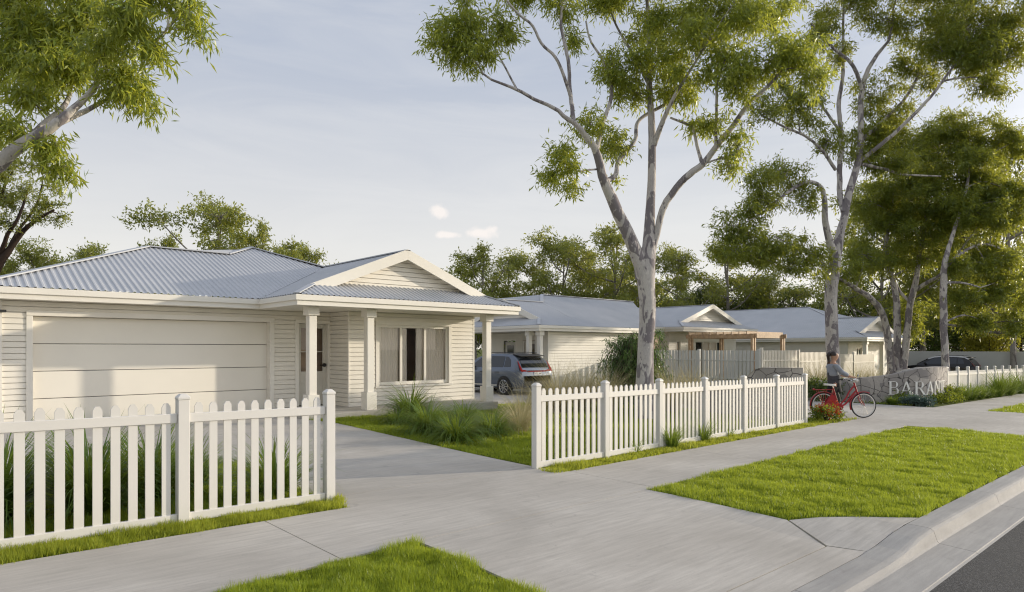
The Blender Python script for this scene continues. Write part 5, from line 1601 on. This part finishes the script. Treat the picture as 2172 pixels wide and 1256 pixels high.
GA = 'strappy plants before the porch'
for i, (x, y, h, n, lab) in enumerate([
    (8.25, 12.5, .86, 520, 'tallest strappy green clump, nearest the porch window'), (7.35, 10.55, .70, 560, 'broad strappy green clump at the left of the lawn group'),
    (7.15, 9.35, .60, 480, 'strappy green clump at the front of the lawn group, nearest the driveway'), (8.15, 9.55, .56, 480, 'dark strappy clump at the right of the lawn group'), (8.75, 11.2, .60, 420, 'strappy clump at the back right of the lawn group, before the porch slab'), (7.6, 12.0, .42, 260, 'small strappy clump left of the tallest lawn clump')]):
    strap_plant('strappy_plant', lab, x, y, h, int(n * 1.35), width=.015, group=GA, seed=40 + i, arch=1.25, up=1.0)
GB = 'strappy plants behind the near fence'
for i, (x, y, h, n, lab) in enumerate([
    (.55, 7.8, .76, 620, 'large strappy clump behind the left end of the nearest fence'), (1.25, 7.5, .78, 860, 'largest strappy clump behind the nearest fence, left of its middle bay'), (1.85, 7.8, .74, 600, 'strappy clump behind the nearest fence, just left of its middle post'),
    (2.35, 8.1, .50, 320, 'low dark strappy clump behind the middle post of the nearest fence'), (2.92, 7.15, .60, 460, 'strappy clump behind the right end of the nearest fence'), (-.2, 7.5, .8, 400, 'strappy clump behind the nearest fence at the left frame edge')]):
    strap_plant('strappy_plant', lab, x, y, h, n, width=.016, group=GB, seed=60 + i, arch=.9, up=1.12, ymin=6.66)
GC = 'grass tufts against the middle fence'
for i, (u, v, h, n, lab) in enumerate([(1425, 948, .34, 190, 'grass tuft against the middle fence, below its third post'), (1490, 934, .36, 190, 'grass tuft against the middle fence, below its fourth post'), (1347, 957, .22, 60, 'thin grass tuft against the second bay of the middle fence'), (1547, 924, .16, 60, 'smallest grass tuft against the middle fence, before its fifth post')]):
    x, y = gat(u, v)
    strap_plant('grass_tuft', lab, x, y, h, n, width=.011, group=GC, seed=80 + i, arch=.7, up=1.3, cat='grass tuft')
GD = 'pale dry grasses in the gardens'
straw = [(9.0, 9.7, .80, 420, 'pale dry grass beside the left end of the middle fence, nearest one'), (10.2, 10.9, .8, 380, 'pale dry grass just behind the left end of the middle fence'), (12.0, 12.2, 1.0, 420, 'wispy dry grass arching in front of the silver car')]
for u, Y, h, n, lab in ((1185, 17.5, 1.2, 800, 'dry grass behind the first bay of the middle fence'), (1235, 18.5, 1.15, 800, 'dry grass behind the second post of the middle fence'), (1290, 18.2, 1.1, 760, 'dry grass left of the weeping shrub foot'), (1425, 18.5, 1.15, 820, 'dry grass right of the nearest gum trunk foot'), (1470, 19.5, 1.1, 760, 'dry grass behind the fourth post of the middle fence'),
                        (1555, 22, .8, 300, 'dry grass before the shade-grey batten fence, left of the dark stone wall'), (1600, 23, .8, 300, 'dry grass touching the left end of the dark stone wall'), (1735, 27, 1.35, 800, 'tall pale grass left of the woman, before the cream fence'), (1820, 30, 1.15, 640, 'pale grass right of the woman, before the farthest cottage'), (1850, 31, 1.1, 640, 'pale grass left of the triple-stemmed gum')):
    p = at(u, 760, Y); straw.append((p[0], p[1], h, n, lab))
for i, (x, y, h, n, lab) in enumerate(straw):
    strap_plant('dry_grass', lab, x, y, h, n, 'straw_blade', .007 if y < 12.5 else .010, GD, 90 + i, 1.15 if i < 3 else .8, 1.05 if i < 3 else 1.15, 'ornamental grass', .14, 6)
GE = 'plants along the far fence and sign wall'
row = [(1893, 858, .28, 'strap', 'dark tuft below the first letter of the stone wall'), (1916, 856, .30, 'shrub', 'brownish-green mound below the second letter of the stone wall'), (1938, 860, .26, 'blue', 'blue-green mound at the front of the sign bed'), (1960, 862, .24, 'blue', 'blue-green mound at the near corner of the sign bed'), (1948, 850, .30, 'shrub', 'yellow-green mound below the middle letters'), (1972, 856, .34, 'shrub', 'yellow-green mound below the last letters'), (1992, 855, .40, 'shrub', 'yellow-green mound at the right end of the stone wall'),
       (2020, 853, .55, 'shrub', 'leafy mound at the first post of the far fence'), (2040, 850, .55, 'strap', 'grassy clump below the second post of the far fence'), (2060, 848, .55, 'strap', 'grassy clump below the third post of the far fence'), (2078, 846, .50, 'strap', 'grassy clump below the fourth post of the far fence'), (2097, 843, .45, 'strap', 'low dark clump below the fifth post of the far fence'), (2118, 841, .95, 'strap', 'tallest grassy clump against the far fence'), (2140, 839, .80, 'strap', 'grassy clump right of the tallest one on the far fence'), (2166, 835, .95, 'strap', 'grassy clump against the far fence at the right frame edge')]
for i, (u, v, h, k, lab) in enumerate(row):
    x, y = gat(u, v)
    if k == 'strap': strap_plant('grassy_clump', lab, x, y, h, 300, width=.022, group=GE, seed=120 + i, arch=.8, up=1.2)
    else: leafy_shrub('low_shrub', lab, x, y, .42, h, 'blue_leaf' if k == 'blue' else 'shrub_leaf', 900, (.085, .045), 'shrub', GE, 120 + i, 6, 8, .42)
x, y = at(1730, 800, 25)[:2]
leafy_shrub('low_shrub', 'dark rounded shrub directly left of the woman', at(1738, 800, 24)[0], at(1738, 800, 24)[1], .7, .8, 'dark_leaf', 2200, (.10, .05), 'shrub', GE, 141, 8, 10, .45)
leafy_shrub('low_shrub', 'dark hedge-like shrub above the low left part of the stone wall', at(1835, 800, 26.5)[0], at(1835, 800, 26.5)[1], .9, .72, 'dark_leaf', 2200, (.10, .05), 'shrub', GE, 142, 8, 10, .45)
x, y = gat(1752, 893)
fl = leafy_shrub('flowering_plant', 'low green plant with orange-red flower spikes in front of the rear bicycle wheel', x, y, .42, .34, 'shrub_leaf', 1500, (.07, .03), 'flowers', None, 150, 8, 10, .42)
def flowers(root, x, y):
    rng = np.random.default_rng(151); C = []; R = []
    g = float(gz(x, y))
    for i in range(7):
        a = rng.uniform(0, 6.28); r = rng.uniform(.2, .5)
        C.append((x + math.cos(a) * r, y + math.sin(a) * r, g + rng.uniform(.18, .40))); R.append((.045, .045, .09))
    V, t = leaf_cloud(np.array(C), np.array(R), 260, .05, .035, rng, .0, 4)
    n = len(V)
    bulk('flower', V.reshape(-1, 3), np.arange(4 * n).reshape(n, 4), G['red_petal'], t, root)
flowers(fl, x, y)

# ------------------------------------------------------------------ bicycle (local: x forward, y left, z up)
HEAD = math.atan2(-.672, .741)          # heading of bicycle and rider in the street axes
def wheel(root, name, x, R=.335):
    w = empty(name, (x, 0, R)); w.parent = root
    O = (x, 0, R)
    ring = lambda rr, n=40: [(x + rr * math.cos(2 * math.pi * k / n), 0, R + rr * math.sin(2 * math.pi * k / n)) for k in range(n + 1)]
    mb = MB()
    prof = [(R - .004, -.014), (R, 0), (R - .004, .014), (R - .03, .016), (R - .034, 0), (R - .03, -.016), (R - .004, -.014)]
    mb.lathe(prof, (x, 0, R), 44, 'y'); mb.build('tyre', G['black_rubber'], w, smooth=True, origin=O)
    mb = MB(); mb.lathe([(R - .032, -.015), (R - .034, .015), (R - .052, .012), (R - .052, -.012), (R - .032, -.015)], (x, 0, R), 44, 'y')
    mb.build('rim', G['white_vinyl'], w, smooth=True, origin=O)
    mb = MB()
    for k in range(28):
        a = 2 * math.pi * k / 28; b = a + (.35 if k % 2 else -.35); s = .03 if k % 4 < 2 else -.03
        mb.tube([(x + .02 * math.cos(b), s, R + .02 * math.sin(b)), (x + (R - .05) * math.cos(a), 0, R + (R - .05) * math.sin(a))], .0014, 4)
    mb.lathe([(0, -.05), (.02, -.05), (.022, 0), (.02, .05), (0, .05)], (x, 0, R), 12, 'y')
    mb.build('spokes', G['chrome'], w, origin=O)
    return w

def bicycle():
    p = at(1789, 885, 17.25); g = float(gz(p[0], p[1]))
    root = empty('bicycle', (p[0], p[1], g), HEAD)
    tag(root, 'red step-through bicycle with chain guard and rear rack, pushed by the woman', 'bicycle')
    B = lambda mb, n, m, par=root, **k: mb.build(n, G[m], par, origin=(0, 0, 0), **k)
    wheel(root, 'rear_wheel', -.525); wheel(root, 'front_wheel', .525)
    f = MB()
    main = curve_pts([(.30, 0, .86), (.24, 0, .80), (.15, 0, .685), (.07, 0, .53), (-.03, 0, .41), (-.12, 0, .31)], 24); f.tube(main, .021, 10)
    low = curve_pts([(.345, 0, .72), (.29, 0, .67), (.20, 0, .56), (.12, 0, .44), (.02, 0, .345), (-.11, 0, .295)], 24); f.tube(low, .023, 10)
    f.tube([(-.12, 0, .28), (-.275, 0, .80)], .018, 10)                        # seat tube
    f.tube([(.275, 0, .93), (.36, 0, .67)], .022, 10)                          # head tube
    for s in (-1, 1):
        f.tube([(-.12, .03 * s, .295), (-.525, .06 * s, .335)], .010, 8)       # chain stay
        f.tube([(-.24, .015 * s, .70), (-.525, .06 * s, .335)], .009, 8)       # seat stay
    B(f, 'frame', 'red_paint', smooth=True)
    k = MB()
    for s in (-1, 1):
        k.tube(curve_pts([(.36, .02 * s, .67), (.39, .045 * s, .60), (.44, .055 * s, .46), (.525, .055 * s, .335)], 12), .011, 8)
    B(k, 'fork', 'red_paint', smooth=True)
    for x in (-.525, .525):
        m = MB(); a0, a1 = (math.radians(5), math.radians(200)) if x < 0 else (math.radians(62), math.radians(200))
        rr = .362; n = 26; vs = []
        for i in range(n):
            a = a0 + (a1 - a0) * i / (n - 1)
            for yy, dr in ((-.03, -.018), (-.018, 0), (.018, 0), (.03, -.018)): vs.append((x + (rr + dr) * math.cos(a), yy, .335 + (rr + dr) * math.sin(a)))
        m.add(vs, [(i * 4 + j, i * 4 + j + 1, i * 4 + j + 5, i * 4 + j + 4) for i in range(n - 1) for j in range(3)])
        B(m, 'mudguard', 'red_paint', smooth=True)
    c = MB()
    c.prism([(-.56, .385), (-.10, .385), (-.045, .35), (-.03, .28), (-.07, .215), (-.14, .20), (-.22, .235), (-.56, .285)], -.075, -.045)
    B(c, 'chain_guard', 'red_paint', bevel=.008)
    s = MB(); s.prism([(-.52, .36), (-.235, .36), (-.20, .55), (-.30, .63), (-.36, .60)], .034, .037); s.prism([(-.52, .36), (-.235, .36), (-.20, .55), (-.30, .63), (-.36, .60)], -.037, -.034)
    B(s, 'skirt_guard', 'red_paint')
    r = MB()
    for yy in (-.06, -.02, .02, .06): r.bar((-.80, yy, .745), (-.32, yy, .745), .012, .012)
    for xx in (-.78, -.55, -.34): r.bar((xx, -.065, .745), (xx, .065, .745), .012, .012)
    for yy in (-.06, .06):
        r.bar((-.70, yy, .74), (-.525, yy, .34), .011, .011); r.bar((-.48, yy, .74), (-.525, yy, .34), .011, .011)
    r.box(-.80, -.77, -.035, .035, .73, .78)
    B(r, 'rear_rack', 'red_paint')
    h = MB()
    h.tube([(.275, 0, .92), (.245, 0, 1.02)], .014, 10)
    h.tube(curve_pts([(.0, -.27, .995), (.10, -.275, 1.0), (.22, -.20, 1.04), (.28, 0, 1.03), (.22, .20, 1.04), (.10, .275, 1.0), (.0, .27, .995)], 30), .011, 8)
    B(h, 'handlebar', 'chrome', smooth=True)
    for yy in (-.27, .27): B(MB().tube([(-.01, yy, .993), (.12, yy * 1.01, 1.001)], .016, 10), 'grip', 'black_rubber', smooth=True)
    l = MB(); l.lathe([(0, -.05), (.03, -.04), (.045, 0), (.043, .015), (0, .02)], (.36, 0, .98), 16, 'x'); B(l, 'headlamp', 'white_vinyl', smooth=True)
    m = MB(); m.tube([(.27, -.1, 1.03), (.31, -.14, 1.10)], .005, 6); m.lathe([(0, -.006), (.03, -.006), (.03, .006), (0, .006)], (.31, -.14, 1.12), 12, 'x'); B(m, 'bell', 'chrome')
    st = MB()
    prof = [(-.52, .0), (-.50, .055), (-.44, .085), (-.36, .075), (-.28, .035), (-.22, .018), (-.20, 0)]
    vs = []; n = len(prof)
    for zz, kx in ((.845, .9), (.865, 1.0), (.885, .92), (.892, .6)):
        for x, y in prof: vs.append((x, y * kx, zz + (.012 if x < -.42 else 0)))
        for x, y in prof[-2:0:-1]: vs.append((x, -y * kx, zz + (.012 if x < -.42 else 0)))
    q = 2 * n - 2
    fs = [(i * q + j, i * q + (j + 1) % q, (i + 1) * q + (j + 1) % q, (i + 1) * q + j) for i in range(3) for j in range(q)]
    fs += [tuple(range(q)), tuple(3 * q + j for j in range(q - 1, -1, -1))]
    st.add(vs, fs); B(st, 'saddle', 'saddle_cream', smooth=True)
    B(MB().tube([(-.27, 0, .78), (-.295, 0, .86)], .012, 10), 'seat_post', 'chrome', smooth=True)
    cr = MB(); cr.lathe([(0, -.012), (.085, -.012), (.085, -.006), (0, -.006)], (-.12, -.032, .29), 24, 'y'); cr.bar((-.12, -.09, .29), (-.02, -.095, .17), .018, .018); cr.box(-.05, .04, -.17, -.10, .155, .18)
    cr.bar((-.12, .09, .29), (-.22, .095, .41), .018, .018); cr.box(-.26, -.17, .10, .17, .40, .425)
    B(cr, 'crank', 'chrome')
    return root
bicycle()

# ------------------------------------------------------------------ person walking beside the bicycle
def skinned(name, verts, edges, radii, mat, parent, sub=2, root=0):
    me = bpy.data.meshes.new(name)
    me.from_pydata(verts, edges, [])
    o = bpy.data.objects.new(name, me); COL.objects.link(o)
    if parent: o.parent = parent
    m = o.modifiers.new('skin', 'SKIN'); m.use_smooth_shade = True; m.branch_smoothing = .6
    for i, r in enumerate(radii):
        sv = me.skin_vertices[0].data[i]
        sv.radius = r if isinstance(r, tuple) else (r, r)
        sv.use_root = (i == root)
    s = o.modifiers.new('subd', 'SUBSURF'); s.levels = sub; s.render_levels = sub
    me.materials.append(G[mat])
    return o

def person():
    base = at(1768, 885, 17.65); g = float(gz(base[0], base[1]))
    root = empty('person', (base[0], base[1], g), HEAD)
    tag(root, 'woman in grey jacket and black skirt, dark hair tied back, pushing the red bicycle', 'person')
    V = []; E = []; R = []
    def add(p, r, par=None):
        V.append(p); R.append(r)
        if par is not None: E.append((par, len(V) - 1))
        return len(V) - 1
    pel = add((.0, 0, .95), (.13, .11))
    wa = add((-.01, 0, 1.10), (.115, .09), pel); ch = add((-.035, 0, 1.30), (.135, .10), wa); nb = add((-.03, 0, 1.445), (.06, .06), ch)
    nk = add((-.005, 0, 1.50), .056, nb); hd = add((.025, 0, 1.56), (.082, .090), nk); hm = add((.03, 0, 1.64), (.100, .116), hd); add((.02, 0, 1.71), (.082, .095), hm)
    for s in (-1, 1):
        sh = add((-.035, .155 * s, 1.405), .052, ch if False else nb)
        el = add((.12, .215 * s, 1.185), .040, sh); wr = add((.375, .195 * s + .0, 1.075), .027, el)
        pa = add((.435, .19 * s, 1.065), (.034, .020), wr)
        for k, (dy, ln) in enumerate(((-.027, .060), (-.009, .070), (.010, .066), (.027, .052))):
            f1 = add((.475, .19 * s + dy, 1.066), .0095, pa); f2 = add((.475 + ln * .55, .19 * s + dy * 1.05, 1.045), .0088, f1); add((.470 + ln * .5, .19 * s + dy * 1.05, 1.015), .0075, f2)
        t1 = add((.425, .19 * s - .030 * s, 1.050), .010, pa); add((.455, .19 * s - .040 * s, 1.028), .0085, t1)
        hp = add((.01, .085 * s, .88), .085, pel)
        fx = .16 * s
        kn = add((.03 + fx * .8, .09 * s, .49), .056, hp); cf = add((-.01 + fx * 1.05, .09 * s, .33), .048, kn); an = add((-.03 + fx * 1.3, .09 * s, .085), .034, cf)
        toe = add((.06 + fx * 1.3, .092 * s, .045), .034, an); add((.13 + fx * 1.3, .095 * s, .03), .024, toe)
    body = skinned('body', V, E, R, 'skin', root)
    # face: eyes, nose, mouth, ears sit on the head
    fc = MB()
    fc.add([(.112, -.012, 1.615), (.112, .012, 1.615), (.138, 0, 1.618), (.114, 0, 1.655)], [(0, 2, 1), (0, 3, 2), (1, 2, 3)])
    for s in (-1, 1): fc.lathe([(0, -.006), (.018, -.004), (.022, .004), (0, .006)], (.02, .082 * s, 1.63), 10, 'y')
    fc.build('nose_and_ears', G['skin'], body, smooth=True, origin=(0, 0, 0))
    ey = MB()
    for s in (-1, 1):
        ey.lathe([(0, -.004), (.009, -.002), (.009, .002), (0, .004)], (.101, .034 * s, 1.648), 10, 'x'); ey.bar((.099, .018 * s, 1.664), (.090, .050 * s, 1.662), .008, .006)
    ey.build('eyes', G['hair'], body, origin=(0, 0, 0))
    MB().bar((.108, -.020, 1.588), (.108, .020, 1.588), .008, .009).build('mouth', G['tail_red'], body, origin=(0, 0, 0))
    # hair: cap plus a loose tail
    hv = MB(); n = 18; vs = []
    rows = 9
    for i in range(rows):
        ph = math.radians(100 * i / (rows - 1))
        for k in range(n):
            a = 2 * math.pi * k / n
            back = math.cos(a) < .35
            z = math.cos(ph) if back else max(math.cos(ph), .30)
            rr = math.sin(ph) if back else min(math.sin(ph), .95)
            vs.append((-.004 + .100 * rr * math.cos(a), .093 * rr * math.sin(a), 1.652 + .104 * z))
    hv.add(vs, [(i * n + k, i * n + (k + 1) % n, (i + 1) * n + (k + 1) % n, (i + 1) * n + k) for i in range(rows - 1) for k in range(n)])
    hair = hv.build('hair', G['hair'], root, smooth=True, origin=(0, 0, 0))
    MB().tube(curve_pts([(-.075, 0, 1.70), (-.125, 0, 1.69), (-.145, .005, 1.62), (-.125, .01, 1.53), (-.115, .01, 1.46)], 14), np.concatenate([np.linspace(.025, .045, 6), np.linspace(.045, .012, 8)]), 10, jitter=.25).build('ponytail', G['hair'], hair, smooth=True, origin=(0, 0, 0))
    # jacket with sleeves
    V = []; E = []; R = []
    a = add((-.01, 0, 1.06), (.17, .15)); b = add((-.02, 0, 1.16), (.18, .15), a); c = add((-.04, 0, 1.30), (.20, .155), b); d = add((-.035, 0, 1.43), (.11, .10), c)
    for s in (-1, 1):
        q = add((-.04, .165 * s, 1.40), .085, d); w = add((.115, .225 * s, 1.185), .070, q); add((.30, .205 * s, 1.105), .058, w)
    skinned('jacket', V, E, R, 'grey_jacket', root)
    vs = MB(); vs.tube([(.01, 0, .90), (.01, 0, 1.04), (-.01, 0, 1.20)], [.165, .165, .155], 18); v = vs.build('vest', G['dark_vest'], root, smooth=True, origin=(0, 0, 0)); v.scale = (1.0, .82, 1)
    MB().prism([(.088, 1.43), (.135, 1.24), (.150, 1.10), (.11, 1.10), (.09, 1.24)], -.035, .035).build('shirt_front', G['white_shirt'], root, origin=(0, 0, 0))
    sk = MB(); sk.tube([(.01, 0, .98), (.012, 0, .86), (.02, 0, .72), (.025, 0, .655)], [.135, .16, .185, .20], 20); o = sk.build('skirt', G['black_cloth'], root, smooth=True, origin=(0, 0, 0)); o.scale = (1, .82, 1)
    for s in (-1, 1):
        fx = .16 * s
        MB().tube(curve_pts([(.01, .085 * s, .80), (.03 + fx * .8, .09 * s, .49), (-.01 + fx * 1.05, .09 * s, .33), (-.03 + fx * 1.3, .09 * s, .10)], 12), np.interp(np.linspace(0, 1, 12), [0, .45, .7, 1], [.082, .060, .053, .038]), 12).build('legging', G['legging'], root, smooth=True, origin=(0, 0, 0))
        sm = MB(); x0 = -.03 + fx * 1.3
        sm.tube(curve_pts([(x0 - .05, .09 * s, .05), (x0, .09 * s, .055), (x0 + .08, .092 * s, .045), (x0 + .17, .095 * s, .03)], 10), np.interp(np.linspace(0, 1, 10), [0, .3, .7, 1], [.036, .044, .040, .022]), 12)
        sm.build('shoe', G['shoe'], root, smooth=True, origin=(0, 0, 0))
person()

# ------------------------------------------------------------------ cars (local: x forward from the rear bumper, y left, z up)
def car(label, loc, rz, paint, roof, scale=1.0, plate=None):
    root = empty('parked_car', loc, rz); root.scale = (scale,) * 3
    tag(root, label, 'car', 'parked cars')
    B = lambda mb, n, m, par=root, **k: mb.build(n, G[m], par, origin=(0, 0, 0), **k)
    def loft(st, prof, closed_ends=True):
        mb = MB(); n = None; vs = []
        for s in st:
            p = prof(*s); n = len(p); vs += p
        fs = [(i * n + j, i * n + (j + 1) % n, (i + 1) * n + (j + 1) % n, (i + 1) * n + j) for i in range(len(st) - 1) for j in range(n)]
        fs += [tuple(range(n)), tuple((len(st) - 1) * n + j for j in range(n - 1, -1, -1))]
        mb.add(vs, fs); return mb
    body = [(.0, .50, .86, .72), (.03, .40, .96, .84), (.14, .32, 1.02, .905), (.5, .26, 1.07, .94), (1.2, .24, 1.07, .95), (2.2, .24, 1.05, .95), (3.1, .24, 1.03, .945), (3.7, .25, 1.00, .93), (4.2, .27, .93, .89), (4.5, .32, .84, .82), (4.66, .40, .72, .70)]
    def bp(x, zb, zt, w):
        h = [(0, zb), (.80 * w, zb), (.95 * w, zb + .07), (w, zb + .28), (1.0 * w, zt - .30), (.985 * w, zt - .14), (.93 * w, zt - .02), (.80 * w, zt)]
        return [(x, y, z) for y, z in h] + [(x, -y, z) for y, z in h[::-1][:-1]]
    bo = B(loft(body, bp), 'body', paint, smooth=True)
    cab = [(.10, 1.03, .88), (.24, 1.26, .835), (.40, 1.46, .77), (.62, 1.585, .725), (1.1, 1.645, .70), (1.9, 1.65, .70), (2.45, 1.60, .71), (2.85, 1.46, .755), (3.25, 1.24, .82), (3.60, 1.02, .88)]
    def cp(x, zt, wt):
        h = [(.90, .98), (wt + .008, zt - .05), (wt - .05, zt - .012), (wt - .2, zt)]
        return [(x, y, z) for y, z in h] + [(x, -y, z) for y, z in h[::-1]]
    B(loft(cab, cp), 'cabin', paint, smooth=True)
    if roof != paint:
        rs = [(x, zt + .03, wt) for x, zt, wt in cab[2:8]]
        def rp(x, zt, wt):
            h = [(wt + .012, zt - .09), (wt - .04, zt - .012), (wt - .2, zt + .006)]
            return [(x, y, z) for y, z in h] + [(x, -y, z) for y, z in h[::-1]]
        B(loft(rs, rp), 'roof_panel', roof, smooth=True)
    cx = [c[0] for c in cab]
    def ys(x, z):
        zt = np.interp(x, cx, [c[1] for c in cab]); wt = np.interp(x, cx, [c[2] for c in cab])
        f = (z - .98) / (zt - .05 - .98 + 1e-6)
        return .90 + (wt + .008 - .90) * f + .007
    for s in (-1, 1):
        for poly in ([(.62, 1.13), (1.02, 1.11), (1.02, 1.53), (.86, 1.52), (.70, 1.40)], [(1.07, 1.11), (1.88, 1.10), (1.88, 1.55), (1.07, 1.535)], [(1.94, 1.10), (3.02, 1.08), (2.92, 1.22), (2.52, 1.47), (2.30, 1.54), (1.94, 1.55)]):
            B(MB().add([(x, s * ys(x, z), z) for x, z in poly], [tuple(range(len(poly)))]), 'side_window', 'car_glass')
        m = MB(); m.hexa([(2.92, s * .90, 1.08), (3.05, s * .90, 1.08), (3.05, s * 1.08, 1.06), (2.94, s * 1.08, 1.06), (2.92, s * .90, 1.17), (3.02, s * .90, 1.17), (3.02, s * 1.08, 1.2), (2.94, s * 1.08, 1.2)]); B(m, 'mirror', 'black_plastic', bevel=.02)
        for x in (1.25, 2.2): B(MB().box(x, x + .2, s * .955 - .015, s * .955 + .015, .90, .925), 'door_handle', 'black_plastic', bevel=.006)
        B(MB().add([(1.35, s * .953, .42), (3.2, s * .953, .42), (3.2, s * .958, .36), (1.35, s * .958, .36)], [(0, 1, 2, 3)]), 'sill_strip', 'chrome')
        t = MB()
        t.prism([(.86, .94), (.62, .93), (.58, 1.02), (.76, 1.12), (.80, 1.40), (.86, 1.10)], .0, .02, 'yz')
        v = [(np.interp(z, [.9, 1.03, 1.26, 1.46], [.0, .085, .225, .385]) - .012, s * y * 1.0, z) for y, z in ((.84, .95), (.56, .95), (.56, 1.00), (.745, 1.03), (.775, 1.36), (.805, 1.36), (.86, 1.05))]
        B(MB().add(v, [tuple(range(7))]), 'tail_light', 'tail_red')
        B(MB().tube([(.7, s * .64, 1.665), (1.2, s * .635, 1.69), (2.1, s * .635, 1.69), (2.4, s * .65, 1.655)], .014, 6), 'roof_rail', 'black_plastic')
        for x in (.92, 3.72):
            a = MB(); a.lathe([(.41, -.02), (.41, .012), (.345, .012), (.345, -.05)], (x, s * .945, .36), 28, 'y')
            a.lathe([(0, 0), (.40, 0)], (x, s * .953, .36), 28, 'y'); B(a, 'wheel_arch', 'black_plastic')
            w = empty('wheel', (x, s * .87, .36)); w.parent = root
            O = (x, s * .87, .36)
            ty = MB(); ty.lathe([(.25, -.11), (.34, -.11), (.36, -.08), (.36, .08), (.34, .11), (.25, .11)], O, 30, 'y'); ty.build('tyre', G['black_rubber'], w, smooth=True, origin=O)
            rm = MB(); ys_ = s * .105
            for k in range(10):
                an = 2 * math.pi * k / 10
                rm.bar((x, O[1] + ys_, .36), (x + .25 * math.cos(an), O[1] + ys_, .36 + .25 * math.sin(an)), .03, .02, up=(0, 1, 0))
            rm.lathe([(.245, -.01), (.265, 0), (.245, .01), (.235, 0), (.245, -.01)], (x, O[1] + ys_, .36), 28, 'y'); rm.build('rim', G['chrome'], w, origin=O)
    rw = [(.145, .70, 1.11), (.145, -.70, 1.11), (.24, -.685, 1.26), (.385, -.62, 1.44), (.40, -.5, 1.465), (.40, .5, 1.465), (.385, .62, 1.44), (.24, .685, 1.26)]
    B(MB().add([(x - .022, y, z) for x, y, z in rw], [(0, 1, 2, 7), (7, 2, 3, 6), (6, 3, 4, 5)]), 'rear_window', 'car_glass')
    ws = [(3.545, .74, 1.06), (3.545, -.74, 1.06), (2.87, -.63, 1.45), (2.60, -.58, 1.545), (2.60, .58, 1.545), (2.87, .63, 1.45)]
    B(MB().add([(x + .03, y, z + .018) for x, y, z in ws], [(0, 1, 2, 5), (5, 2, 3, 4)]), 'windscreen', 'car_glass')
    sp = MB(); sp.hexa([(.27, -.66, 1.53), (.27, .66, 1.53), (.70, .68, 1.59), (.70, -.68, 1.59), (.27, -.66, 1.56), (.27, .66, 1.56), (.70, .68, 1.63), (.70, -.68, 1.63)]); B(sp, 'spoiler', 'black_plastic' if roof == paint else paint, bevel=.01)
    B(MB().box(-.012, .06, -.70, .70, .40, .56), 'rear_bumper', 'black_plastic', bevel=.02)
    if plate:
        pl = B(MB().box(-.022, .0, -.19, .19, .80, .92), 'number_plate', 'plate_white', bevel=.004)
        cu = bpy.data.curves.new('plate_text', 'FONT'); cu.body = plate; cu.size = .105; cu.align_x = 'CENTER'; cu.align_y = 'CENTER'; cu.extrude = .001
        tx = bpy.data.objects.new('plate_text', cu); COL.objects.link(tx); tx.parent = pl
        tx.location = (-.025, 0, .86); tx.rotation_euler = (math.radians(90), 0, math.radians(-90)); cu.materials.append(G['black_plastic'])
        dg = bpy.context.evaluated_depsgraph_get(); me = bpy.data.meshes.new_from_object(tx.evaluated_get(dg)); to = bpy.data.objects.new('plate_text', me); COL.objects.link(to); to.parent = pl; to.location = tx.location; to.rotation_euler = tx.rotation_euler; bpy.data.objects.remove(tx)
    B(MB().box(-.006, .08, -.52, .52, .935, .975), 'boot_trim', 'tail_red' if plate else 'black_plastic', bevel=.006)
    return root
car('silver blue SUV parked beside the second cottage, rear towards the street', (17.65, 18.0, float(gz(17.6, 19.5))), math.pi / 2, 'car_silver', 'car_silver', .98, '1TZ-44')
car('dark car with a pale roof seen over the far picket fence and stone wall', (57.9, 12.7, float(gz(57, 14))), math.pi / 2, 'car_dark', 'car_white_roof', 1.06)
